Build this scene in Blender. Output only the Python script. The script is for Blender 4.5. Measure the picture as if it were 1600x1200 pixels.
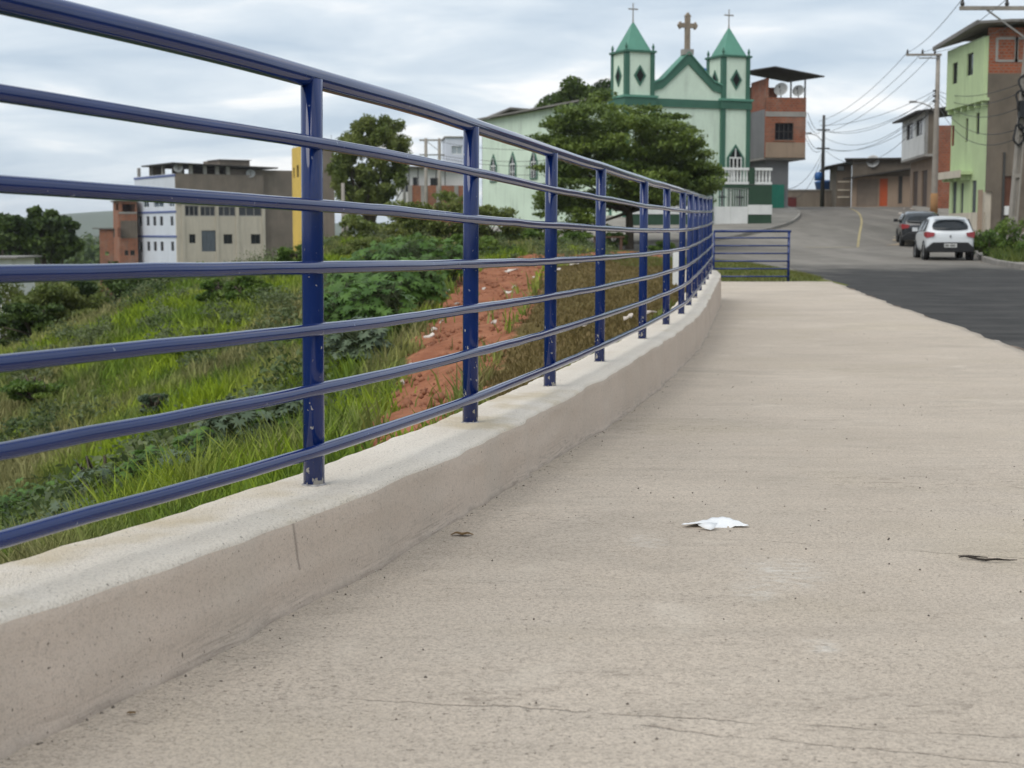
import bpy, math, random
import numpy as np
from mathutils import Vector, noise as mnoise
random.seed(7); rng = np.random.default_rng(7)
S = bpy.context.scene
for o in list(bpy.data.objects): bpy.data.objects.remove(o)
COL = S.collection
R = math.radians
# ------------------------------------------------------------------ camera, sky, sun, exposure
F = 2340.0; HOR = 362.0; EYE = 0.99
PITCH = math.atan((600 - HOR) / F)
cam = bpy.data.cameras.new('camera'); camo = bpy.data.objects.new('camera', cam); COL.objects.link(camo)
camo.location = (0, 0, EYE); camo.rotation_euler = (math.pi / 2 - PITCH, 0, 0)
cam.sensor_width = 36; cam.lens = F / 1600 * 36; cam.clip_start = 0.05; cam.clip_end = 9000
cam.dof.use_dof = True; cam.dof.focus_distance = 4.9; cam.dof.aperture_fstop = 7.5
S.camera = camo
w = bpy.data.worlds.new('World'); S.world = w; w.use_nodes = True
SUN_EL, SUN_AZ = R(52), R(-138)          # azimuth from +Y, negative = left
def world_nodes():
    nt = w.node_tree; N = nt.nodes; L = nt.links; N.clear()
    out = N.new('ShaderNodeOutputWorld'); bg = N.new('ShaderNodeBackground'); bg.inputs['Strength'].default_value = 0.10
    sky = N.new('ShaderNodeTexSky'); sky.sky_type = 'NISHITA'; sky.sun_disc = False
    sky.sun_elevation = SUN_EL; sky.sun_rotation = SUN_AZ
    tc = N.new('ShaderNodeTexCoord'); sep = N.new('ShaderNodeSeparateXYZ'); L.new(tc.outputs['Generated'], sep.inputs[0])
    ad = N.new('ShaderNodeMath'); ad.operation = 'ADD'; ad.inputs[1].default_value = 0.16
    ab = N.new('ShaderNodeMath'); ab.operation = 'ABSOLUTE'; L.new(sep.outputs[2], ab.inputs[0]); L.new(ab.outputs[0], ad.inputs[0])
    dx = N.new('ShaderNodeMath'); dx.operation = 'DIVIDE'; L.new(sep.outputs[0], dx.inputs[0]); L.new(ad.outputs[0], dx.inputs[1])
    dy = N.new('ShaderNodeMath'); dy.operation = 'DIVIDE'; L.new(sep.outputs[1], dy.inputs[0]); L.new(ad.outputs[0], dy.inputs[1])
    cb = N.new('ShaderNodeCombineXYZ'); L.new(dx.outputs[0], cb.inputs[0]); L.new(dy.outputs[0], cb.inputs[1])
    mp = N.new('ShaderNodeMapping'); mp.inputs['Scale'].default_value = (0.85, 1.15, 1); mp.inputs['Location'].default_value = (3.1, 1.7, 0)
    L.new(cb.outputs[0], mp.inputs[0])
    n1 = N.new('ShaderNodeTexNoise'); n1.inputs['Scale'].default_value = 2.0; n1.inputs['Detail'].default_value = 7; n1.inputs['Roughness'].default_value = 0.52
    n1.inputs['Distortion'].default_value = 0.35
    L.new(mp.outputs[0], n1.inputs['Vector'])
    rp = N.new('ShaderNodeValToRGB'); L.new(n1.outputs[0], rp.inputs[0])
    e = rp.color_ramp.elements
    e[0].position = 0.32; e[0].color = (.50, .60, .71, 1); e[1].position = 0.66; e[1].color = (.97, .98, .985, 1)
    m = e.new(0.47); m.color = (.64, .725, .81, 1)
    m = e.new(0.56); m.color = (.74, .81, .875, 1)
    sc = N.new('ShaderNodeVectorMath'); sc.operation = 'SCALE'; sc.inputs['Scale'].default_value = 8.3; L.new(rp.outputs[0], sc.inputs[0])
    mx = N.new('ShaderNodeMixRGB'); mx.inputs[0].default_value = 0.93; L.new(sky.outputs[0], mx.inputs[1]); L.new(sc.outputs[0], mx.inputs[2])
    L.new(mx.outputs[0], bg.inputs[0]); L.new(bg.outputs[0], out.inputs[0])
world_nodes()
sl = bpy.data.lights.new('sun', 'SUN'); sl.energy = 1.5; sl.angle = R(50); sl.color = (1, .955, .88)
so = bpy.data.objects.new('sun', sl); COL.objects.link(so); so.location = (-20, 0, 40)
sd = Vector((math.sin(SUN_AZ) * math.cos(SUN_EL), math.cos(SUN_AZ) * math.cos(SUN_EL), math.sin(SUN_EL)))
so.rotation_euler = sd.to_track_quat('Z', 'Y').to_euler()
vs = S.view_settings; vs.view_transform = 'Standard'; vs.look = 'None'; vs.exposure = 0.42; vs.gamma = 1.0; vs.use_curve_mapping = False
S.render.resolution_x = 1024; S.render.resolution_y = 768

# ------------------------------------------------------------------ helpers: measured points to the place
cp, sp = math.cos(PITCH), math.sin(PITCH)
def ray(px, py):                       # direction with y = 1
    d = (px - 800, F * cp + (600 - py) * sp, -F * sp + (600 - py) * cp)
    return d[0] / d[1], d[2] / d[1]
def P(px, py, Y):
    a, b = ray(px, py); return Vector((a * Y, Y, EYE + b * Y))
def lerp(a, b, t): return a + (b - a) * t
def sstep(a, b, x):
    t = np.clip((np.asarray(x, float) - a) / (b - a), 0, 1); return t * t * (3 - 2 * t)
def interp(xs, ys, x): return np.interp(x, xs, ys)
# ------------------------------------------------------------------ helpers: meshes
def tag(o, label=None, cat=None, group=None, kind=None):
    if label: o['label'] = label
    if cat: o['category'] = cat
    if group: o['group'] = group
    if kind: o['kind'] = kind
    return o
def empty(name, loc, rz=0, label=None, cat=None, group=None):
    o = bpy.data.objects.new(name, None); COL.objects.link(o); o.location = loc; o.rotation_euler = (0, 0, rz)
    o.empty_display_size = .2
    return tag(o, label, cat, group)
def link(name, me, mats, parent=None, smooth=False):
    o = bpy.data.objects.new(name, me); COL.objects.link(o)
    for m in (mats if isinstance(mats, (list, tuple)) else [mats]):
        if m is not None: me.materials.append(m)
    if parent: o.parent = parent
    if smooth: me.polygons.foreach_set('use_smooth', [True] * len(me.polygons))
    return o
class MB:
    def __init__(s): s.v = []; s.f = []; s.m = []; s.mi = 0
    def add(s, vs, fs):
        n = len(s.v); s.v += [tuple(v) for v in vs]; s.f += [tuple(i + n for i in f) for f in fs]; s.m += [s.mi] * len(fs); return s
    def box(s, x0, x1, y0, y1, z0, z1):
        if x0 > x1: x0, x1 = x1, x0
        if y0 > y1: y0, y1 = y1, y0
        if z0 > z1: z0, z1 = z1, z0
        return s.add([(x0,y0,z0),(x1,y0,z0),(x1,y1,z0),(x0,y1,z0),(x0,y0,z1),(x1,y0,z1),(x1,y1,z1),(x0,y1,z1)],
              [(0,3,2,1),(4,5,6,7),(0,1,5,4),(1,2,6,5),(2,3,7,6),(3,0,4,7)])
    def bar(s, a, b, wd, ht):             # box bar between two points
        a = Vector(a); b = Vector(b); d = (b - a).normalized()
        up = Vector((0,0,1)) if abs(d.z) < .95 else Vector((0,1,0))
        x = d.cross(up).normalized() * wd / 2; y = x.cross(d).normalized() * ht / 2
        c = [a-x-y, a+x-y, a+x+y, a-x+y, b-x-y, b+x-y, b+x+y, b-x+y]
        return s.add(c, [(0,3,2,1),(4,5,6,7),(0,1,5,4),(1,2,6,5),(2,3,7,6),(3,0,4,7)])
    def prism(s, pts, off):               # polygon pts extruded by vector off
        n = len(pts); a = [Vector(p) for p in pts]; b = [p + Vector(off) for p in a]
        fs = [tuple(range(n)), tuple(range(2*n-1, n-1, -1))] + [(i, i+n, (i+1)%n+n, (i+1)%n) for i in range(n)]
        return s.add(a + b, fs)
    def tube(s, pts, rad, seg=8, cap=True):
        pts = [Vector(p) for p in pts]; n = len(pts)
        if not hasattr(rad, '__len__'): rad = [rad] * n
        vs = []; prev = None
        for i, p in enumerate(pts):
            t = (pts[min(i+1, n-1)] - pts[max(i-1, 0)]).normalized()
            if prev is None:
                up = Vector((0,0,1)) if abs(t.z) < .9 else Vector((1,0,0)); x = t.cross(up).normalized()
            else: x = (prev - t * prev.dot(t)).normalized()
            prev = x; y = t.cross(x)
            for k in range(seg):
                a = 2*math.pi*k/seg; vs.append(p + (x*math.cos(a) + y*math.sin(a)) * rad[i])
        fs = [(i*seg+k, i*seg+(k+1)%seg, (i+1)*seg+(k+1)%seg, (i+1)*seg+k) for i in range(n-1) for k in range(seg)]
        if cap: fs += [tuple(range(seg-1, -1, -1)), tuple((n-1)*seg+k for k in range(seg))]
        return s.add(vs, fs)
    def lathe(s, prof, c=(0,0,0), seg=16, axis='z'):
        vs = []; n = len(prof); c = Vector(c)
        for r, h in prof:
            for k in range(seg):
                a = 2*math.pi*k/seg; x, y = r*math.cos(a), r*math.sin(a)
                vs.append(c + (Vector((x,y,h)) if axis=='z' else Vector((h,x,y)) if axis=='x' else Vector((x,h,y))))
        fs = [(i*seg+k, i*seg+(k+1)%seg, (i+1)*seg+(k+1)%seg, (i+1)*seg+k) for i in range(n-1) for k in range(seg)]
        fs += [tuple(range(seg-1,-1,-1)), tuple((n-1)*seg+k for k in range(seg))]
        return s.add(vs, fs)
    def build(s, name, mats, parent=None, smooth=False, loc=None):
        me = bpy.data.meshes.new(name); me.from_pydata(s.v, [], s.f)
        o = link(name, me, mats, parent, smooth)
        if any(s.m): me.polygons.foreach_set('material_index', s.m)
        me.update()
        if loc is not None: o.location = loc
        return o
def np_mesh(name, V, Fq, mats, parent=None, smooth=False):
    V = np.asarray(V, np.float32); Fq = np.asarray(Fq, np.int32); k = Fq.shape[1]
    me = bpy.data.meshes.new(name); me.vertices.add(len(V)); me.vertices.foreach_set('co', V.ravel())
    me.loops.add(Fq.size); me.loops.foreach_set('vertex_index', Fq.ravel())
    me.polygons.add(len(Fq)); me.polygons.foreach_set('loop_start', np.arange(0, Fq.size, k, dtype=np.int32))
    me.update(calc_edges=True); me.validate()
    return link(name, me, mats, parent, smooth)
def bevel(o, wd, seg=2):
    m = o.modifiers.new('bevel', 'BEVEL'); m.width = wd; m.segments = seg; m.limit_method = 'ANGLE'; return o
# ------------------------------------------------------------------ helpers: materials
class NT:
    def __init__(s, name):
        s.m = bpy.data.materials.new(name); s.m.use_nodes = True; s.t = s.m.node_tree; s.N = s.t.nodes; s.L = s.t.links
        s.b = s.N['Principled BSDF']; s.tc = s.N.new('ShaderNodeTexCoord'); s.co = s.tc.outputs['Object']
    def n(s, t, **kw):
        x = s.N.new(t)
        for k, v in kw.items():
            if hasattr(x, k) and k not in x.inputs: setattr(x, k, v)
            else: x.inputs[k].default_value = v
        return x
    def noise(s, scale, detail=4, rough=.55, vec=None, dist=0, stretch=None):
        v = vec or s.co
        if stretch:
            mp = s.n('ShaderNodeMapping'); mp.inputs['Scale'].default_value = stretch; s.L.new(v, mp.inputs[0]); v = mp.outputs[0]
        x = s.n('ShaderNodeTexNoise'); x.inputs['Scale'].default_value = scale; x.inputs['Detail'].default_value = detail
        x.inputs['Roughness'].default_value = rough; x.inputs['Distortion'].default_value = dist; s.L.new(v, x.inputs['Vector']); return x.outputs[0]
    def vor(s, scale, vec=None):
        x = s.n('ShaderNodeTexVoronoi'); x.inputs['Scale'].default_value = scale; s.L.new(vec or s.co, x.inputs['Vector']); return x
    def ramp(s, val, a, b, ca=(0,0,0,1), cb=(1,1,1,1)):
        x = s.n('ShaderNodeValToRGB'); e = x.color_ramp.elements; e[0].position = a; e[1].position = b; e[0].color = ca; e[1].color = cb
        s.L.new(val, x.inputs[0]); return x.outputs[0]
    def mix(s, f, a, b, mode='MIX'):
        x = s.n('ShaderNodeMixRGB'); x.blend_type = mode
        for i, v in enumerate((f, a, b)):
            if hasattr(v, 'is_output'): s.L.new(v, x.inputs[i])
            else: x.inputs[i].default_value = v if i == 0 else (*v[:3], 1)
        return x.outputs[0]
    def math(s, op, a, b=0.0, clamp=False):
        x = s.n('ShaderNodeMath'); x.operation = op; x.use_clamp = clamp
        for i, v in enumerate((a, b)):
            if hasattr(v, 'is_output'): s.L.new(v, x.inputs[i])
            else: x.inputs[i].default_value = v
        return x.outputs[0]
    def sep(s, v=None):
        x = s.n('ShaderNodeSeparateXYZ'); s.L.new(v or s.co, x.inputs[0]); return x.outputs
    def bump(s, h, strength=.3, dist=.01, prev=None):
        x = s.n('ShaderNodeBump'); x.inputs['Strength'].default_value = strength; x.inputs['Distance'].default_value = dist
        s.L.new(h, x.inputs['Height'])
        if prev: s.L.new(prev, x.inputs['Normal'])
        return x.outputs[0]
    def out(s, col=None, rough=None, normal=None, metal=None, spec=None):
        for k, v in (('Base Color', col), ('Roughness', rough), ('Normal', normal), ('Metallic', metal), ('Specular IOR Level', spec)):
            if v is None: continue
            if hasattr(v, 'is_output'): s.L.new(v, s.b.inputs[k])
            else: s.b.inputs[k].default_value = (*v[:3], 1) if k == 'Base Color' else v
        return s.m
_mc = {}
def plain(name, c, rough=.6, var=.18, scale=1.5, metal=0, stain=0.0, bump=.15, spec=.4):
    """painted or rendered surface with uneven tone, run stains and a fine grain"""
    if name in _mc: return _mc[name]
    t = NT(name); a = t.noise(scale, 5); g = t.noise(scale * 14, 3)
    d = tuple(x * (1 - var) for x in c); l = tuple(min(1, x * (1 + var * .6)) for x in c)
    col = t.mix(t.ramp(a, .3, .7), d, l)
    col = t.mix(t.math('MULTIPLY', t.ramp(g, .4, .75), .25), col, tuple(x * .75 for x in c))
    if stain > 0:
        st = t.noise(1.2, 5, .6, stretch=(2.2, 2.2, .28)); st2 = t.noise(.6, 3)
        f = t.math('MULTIPLY', t.math('MULTIPLY', t.ramp(st, .48, .72), t.ramp(st2, .35, .65)), stain)
        col = t.mix(f, col, tuple(x * .35 + .01 for x in c))
    nm = t.bump(g, bump, .01)
    _mc[name] = t.out(col, rough, nm, metal, spec); return _mc[name]
def bricks(name, c1, c2, mortar, sx=.23, sz=.14, stain=.5):
    if name in _mc: return _mc[name]
    t = NT(name); x, y, z = t.sep()
    cb = t.n('ShaderNodeCombineXYZ'); t.L.new(t.math('ADD', x, y), cb.inputs[0]); t.L.new(z, cb.inputs[1])
    b = t.n('ShaderNodeTexBrick'); t.L.new(cb.outputs[0], b.inputs['Vector'])
    b.inputs['Scale'].default_value = 1; b.inputs['Brick Width'].default_value = sx; b.inputs['Row Height'].default_value = sz
    b.inputs['Mortar Size'].default_value = .014; b.inputs['Mortar Smooth'].default_value = .3; b.inputs['Bias'].default_value = 0
    b.inputs['Color1'].default_value = (*c1, 1); b.inputs['Color2'].default_value = (*c2, 1); b.inputs['Mortar'].default_value = (*mortar, 1)
    st = t.noise(1.1, 5, .6, stretch=(1.4, 1.4, .5)); big = t.noise(.5, 3)
    col = t.mix(t.math('MULTIPLY', t.ramp(st, .46, .72), stain), b.outputs[0], (.10, .085, .07))
    col = t.mix(t.math('MULTIPLY', t.ramp(big, .5, .7), .35), col, (.33, .27, .22))
    nm = t.bump(b.outputs['Fac'], .5, .01); nm.node.invert = True
    _mc[name] = t.out(col, .9, nm, spec=.2); return _mc[name]
def leafmat(name, dark, mid, light, trans=.25, scale=.8):
    if name in _mc: return _mc[name]
    t = NT(name); g = t.n('ShaderNodeNewGeometry'); r = g.outputs['Random Per Island']
    big = t.noise(scale, 3)
    col = t.mix(t.ramp(r, 0, 1), dark, mid)
    col = t.mix(t.math('MULTIPLY', t.ramp(big, .4, .68), .75), col, light)
    t.out(col, .5, spec=.3)
    tr = t.n('ShaderNodeBsdfTranslucent'); t.L.new(col, tr.inputs[0])
    ms = t.n('ShaderNodeMixShader'); ms.inputs[0].default_value = trans
    t.L.new(t.b.outputs[0], ms.inputs[1]); t.L.new(tr.outputs[0], ms.inputs[2])
    t.L.new(ms.outputs[0], t.N['Material Output'].inputs[0])
    _mc[name] = t.m; return t.m
def glass(name='dark_glass', c=(.012, .015, .02), rough=.08):
    if name in _mc: return _mc[name]
    t = NT(name); _mc[name] = t.out(c, rough, spec=.5); return _mc[name]
# ------------------------------------------------------------------ walkway levels and the line of posts
def walk_z(Y): return 0.13 * (1 - sstep(3.8, 9.5, Y))
meas = [(487,757,486,140),(731.5,660,737,210),(859,603,865,250),(929,568,936,270),(1004.5,528,1011,291),(1039,507,1045,299),
        (1064.5,490.5,1070,305.5),(1074.5,477,1079,308),(1085,466,1088,310),(1092,454,1095,312),(1098.5,445,1102,313.5),(1103.5,437,1106,314.5)]
posts = []
for bx, by, tx, ty in meas:
    a0, b0 = ray(bx, by); a1, b1 = ray(tx, ty); Y = 1.0 / (b1 - b0); posts.append(Vector(((a0 + a1) / 2 * Y, Y, EYE + b0 * Y)))
d01 = posts[1] - posts[0]
posts = [posts[0] - d01 * 2.0 + Vector((-.36, 0, .0)), posts[0] - d01 * 1.06 + Vector((-.14, 0, .0))] + posts
posts += [Vector((2.70, 20.4, .42)), Vector((2.82, 21.6, .44)), Vector((2.72, 22.3, .45))]
def catmull(pts, per):
    out = []; n = len(pts)
    for i in range(n - 1):
        p0, p1, p2, p3 = pts[max(i-1,0)], pts[i], pts[i+1], pts[min(i+2,n-1)]
        for k in range(per):
            t = k / per
            out.append(.5 * ((2*p1) + (p2-p0)*t + (2*p0-5*p1+4*p2-p3)*t*t + (3*p1-p0-3*p2+p3)*t**3))
    out.append(pts[-1].copy()); return out
# smooth the measured line a little so the rails run evenly
sm = [p.copy() for p in posts]
for _ in range(1):
    sm = [sm[0]] + [sm[i] * .7 + (sm[i-1] + sm[i+1]) * .15 for i in range(1, len(sm)-1)] + [sm[-1]]
for i in range(4, len(posts)): posts[i] = sm[i]
line = catmull(posts, 40)
lineY = np.array([p.y for p in line]); lineX = np.array([p.x for p in line])
def wall_x(Y): return np.interp(Y, lineY, lineX)
RIN, ROUT = .15, .155
# right edge of the walkway
rEdge = [(-3, 2.2), (5, 3.2), (12.3, 4.22), (14.5, 4.55), (17, 4.82), (20, 5.14), (24.9, 5.75), (29.8, 6.38)]
rEY = [a for a, b in rEdge]; rEX = [b for a, b in rEdge]
# road profile
def road_z(Y): return np.interp(Y, [-10, 30, 44, 49, 56, 63, 72, 85, 93, 100, 108, 150], [-.10, -.10, -.02, .03, .15, .34, .98, 1.97, 2.4, 2.62, 2.72, 2.75])
# ------------------------------------------------------------------ terrain (hillside left of the wall) from surveyed points
ctl = [(0,870,14),(0,760,18),(0,650,24.5),(0,565,32),(130,520,33.5),(250,760,11),(250,650,16.5),(250,530,27),(250,455,39),(370,430,42),
       (470,745,7.6),(480,600,14.5),(480,490,25.5),(480,392,48),(650,650,8.6),(650,540,15),(650,450,27),(650,405,42),(650,380,60),
       (760,610,9.6),(760,500,17),(760,425,34),(870,560,11),(870,480,18),(870,408,40),(870,392,50),(1000,480,17),(1000,430,27),(1000,402,40),(1090,402,40),(1060,450,23),(1000,388,58),(800,390,60)]
cpts = [P(*c) for c in ctl]
cpts += [Vector((-1.5, 2.5, -.35)), Vector((-4, 5, -1.4)), Vector((-10, 8, -3.6)), Vector((-20, 14, -6.2)), Vector((-17, 46, -5.6)), Vector((-35, 40, -7.0)), Vector((-14, 54, -4.2)), Vector((-22, 60, -6.0)), Vector((-9, 66, -1.6)), Vector((-45, 65, -7)),
         Vector((-3, -3, -.8)), Vector((-14, -3, -3.8)), Vector((-22, 78, -5)), Vector((-4, 78, .3)), Vector((6, 66, .42)), Vector((6, 80, .9))]
CX = np.array([[p.x, p.y] for p in cpts]) / 20.0; CZ = np.array([p.z for p in cpts])
def tps(r2): return np.where(r2 > 1e-12, r2 * np.log(np.maximum(r2, 1e-12)), 0)
n_ = len(CX); K = tps(((CX[:, None] - CX[None]) ** 2).sum(-1)) + np.eye(n_) * 0.012
A_ = np.zeros((n_+3, n_+3)); A_[:n_, :n_] = K; A_[:n_, n_] = 1; A_[:n_, n_+1:] = CX; A_[n_, :n_] = 1; A_[n_+1:, :n_] = CX.T
W_ = np.linalg.solve(A_, np.concatenate([CZ, [0, 0, 0]]))
def terr_raw(X, Y):
    q = np.stack([np.ravel(X), np.ravel(Y)], -1) / 20.0; out = np.zeros(len(q))
    for s in range(0, len(q), 20000):
        b = q[s:s+20000]; k = tps(((b[:, None] - CX[None]) ** 2).sum(-1)); out[s:s+20000] = k @ W_[:n_] + W_[n_] + b @ W_[n_+1:]
    return out.reshape(np.shape(X))
bY = [-10, 0, 20, 22.5, 25, 31, 40, 44, 60, 68, 150]; bX = [-1.6, -1.6, 2.5, 2.9, 3.4, 4.0, 4.5, 3, 3, 6, 6]
def edge_x(Y):
    Y = np.asarray(Y, float); return np.where(Y < 22.8, wall_x(Y), np.interp(Y, bY, bX))
def sheet_noise(X, Y):
    return (np.sin(X*1.7+Y*.6)*.5 + np.sin(X*.8-Y*1.3+1.2)*.6 + np.sin(X*3.1+Y*2.2+.4)*.3)
def terrain(X, Y):
    X = np.asarray(X, float); Y = np.asarray(Y, float)
    L = terr_raw(X, Y) + sheet_noise(X, Y) * .05 * sstep(0, 3, edge_x(Y) - X)
    far = sstep(62, 110, Y) * sstep(4, -14, X); L = lerp(L, -7.0, far)          # the hill falls away behind its crest
    L = lerp(L, -7.0, sstep(-40, -75, X))
    Rr = road_z(Y) - .13
    t = sstep(-.22, .0, X - edge_x(Y)); t2 = sstep(0, 4.0, X - edge_x(Y)); t = np.where(Y < 22.8, t, t2)
    z = lerp(L, Rr, t)
    inw = (Y < 30.2) & (X > np.interp(Y, [0, 22.8, 30], [9, 2.6, 3.45])) & (Y > 22.6); z = np.where(inw, np.minimum(z, -.16), z)
    lw = (Y >= 30.2) & (Y < 47) & (X > 2.5); z = np.where(lw, np.minimum(z, -.02 + .022*(Y-30.2)), z)
    return z
def hit(px, py, y0=6, y1=75):
    a, b = ray(px, py); Ys = np.linspace(y0, y1, 700); z = terrain(a*Ys, Ys); r = EYE + b*Ys
    i = np.argmax(r <= z) if (r <= z).any() else len(Ys) - 1
    return Vector((a*Ys[i], Ys[i], float(z[i])))
def gz(x, y): return float(terrain(np.array([x]), np.array([y]))[0])
# ------------------------------------------------------------------ masks on the hillside
def inpoly(X, Y, poly):
    c = np.zeros(np.shape(X), bool); n = len(poly)
    for i in range(n):
        x0, y0 = poly[i]; x1, y1 = poly[(i+1) % n]
        m = ((y0 > Y) != (y1 > Y)) & (X < (x1-x0)*(Y-y0)/((y1-y0) + 1e-12) + x0); c ^= m
    return c
def wpoly(pxs): return [tuple(hit(*p)[:2]) for p in pxs]
RED = wpoly([(545,722),(612,616),(655,525),(688,472),(738,428),(770,412),(862,414),(842,458),(818,505),(786,555),(752,610),(705,672),(640,712)])
RED2 = wpoly([(752,416),(800,402),(900,397),(1000,394),(1110,396),(1110,404),(1000,403),(900,406),(845,420)])
DRY = wpoly([(742,632),(790,545),(826,488),(850,440),(862,417),(905,407),(1000,404),(1108,406),(1104,430),(1065,480),(1000,522),(925,565),(855,602),(800,640)])
def blurmask(poly, X, Y, w):
    m = np.zeros(np.shape(X)); k = 0
    for dx in (-w, 0, w):
        for dy in (-w*2, 0, w*2): m += inpoly(X+dx, Y+dy, poly); k += 1
    return m / k
# ------------------------------------------------------------------ ground
def ground_mat():
    t = NT('hillside_soil_and_grass')
    def attr(nm):
        a = t.n('ShaderNodeAttribute'); a.attribute_name = nm; return a.outputs['Fac']
    n1 = t.noise(.35, 5, .6); n2 = t.noise(2.2, 5, .6); n3 = t.noise(14, 4, .65); st = t.noise(.5, 5, .6, stretch=(1.0, .28, 1))
    g = t.mix(t.ramp(n1, .35, .65), (.06, .08, .02), (.11, .125, .03))
    g = t.mix(t.math('MULTIPLY', t.ramp(st, .5, .66), .8), g, (.15, .115, .05))
    g = t.mix(t.math('MULTIPLY', t.ramp(n3, .45, .7), .5), g, (.03, .04, .012))
    red = t.mix(t.ramp(n2, .35, .68), (.25, .095, .05), (.38, .165, .09))
    red = t.mix(t.math('MULTIPLY', t.ramp(n3, .5, .75), .55), red, (.16, .07, .04))
    dry = t.mix(t.ramp(n2, .36, .64), (.115, .078, .026), (.20, .145, .06))
    dry = t.mix(t.math('MULTIPLY', t.ramp(n1, .45, .7), .5), dry, (.10, .11, .025))
    dry = t.mix(t.math('MULTIPLY', t.ramp(n3, .45, .7), .4), dry, (.07, .05, .02))
    wob = t.math('MULTIPLY', t.math('SUBTRACT', n2, .5), .7)
    def soft(nm): return t.ramp(t.math('ADD', attr(nm), wob), .4, .6)
    col = t.mix(soft('dry'), g, dry); col = t.mix(soft('red'), col, red)
    col = t.mix(soft('lawn'), col, t.mix(t.ramp(n2, .4, .65), (.10, .13, .025), (.165, .15, .05)))
    nm = t.bump(n3, .7, .05, t.bump(n2, .6, .12))
    return t.out(col, .95, nm, spec=.1)
xs = np.concatenate([[-4000,-1800,-800,-350,-180,-110,-80,-60,-48,-40,-34,-30,-26], np.arange(-23, 7.01, .2), np.arange(8, 40, 1.0), [45,60,90,200,600,1800,4000]])
ys = np.concatenate([[-600,-100,-20,-8,-3,0,1.5], np.arange(3, 30, .2), np.arange(30, 66, .4), np.arange(66, 126, 2.0), [140,170,220,350,700,1500,2500,4500]])
GX, GY = np.meshgrid(xs, ys); GZ = np.clip(terrain(GX, GY), -8, 6)
GZ = np.where((GX < -80) | ((GY > 126) & (GX < 4)), -7.0, GZ)
redm = np.maximum(blurmask(RED, GX, GY, .12), blurmask(RED2, GX, GY, .12)); drym = blurmask(DRY, GX, GY, .12)
GZ += np.where(redm > .5, 1, 0) * (np.sin(GX*9 + np.sin(GY*1.5)*2) * .03 + rng.normal(size=GX.shape) * .012)
idx = np.arange(GX.size).reshape(GX.shape)
Q = np.stack([idx[:-1, :-1], idx[:-1, 1:], idx[1:, 1:], idx[1:, :-1]], -1).reshape(-1, 4)
go = np_mesh('ground', np.stack([GX, GY, GZ], -1).reshape(-1, 3), Q, ground_mat(), None, True); tag(go, kind='structure')
lawnm = ((GY > 29.5) & (GY < 46) & (GX > 3.0) & (GX < 9)).astype(float)
for nm, arr in (('red', redm), ('dry', drym), ('lawn', lawnm)):
    a = go.data.attributes.new(nm, 'FLOAT', 'POINT'); a.data.foreach_set('value', arr.ravel().astype(np.float32))
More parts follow.
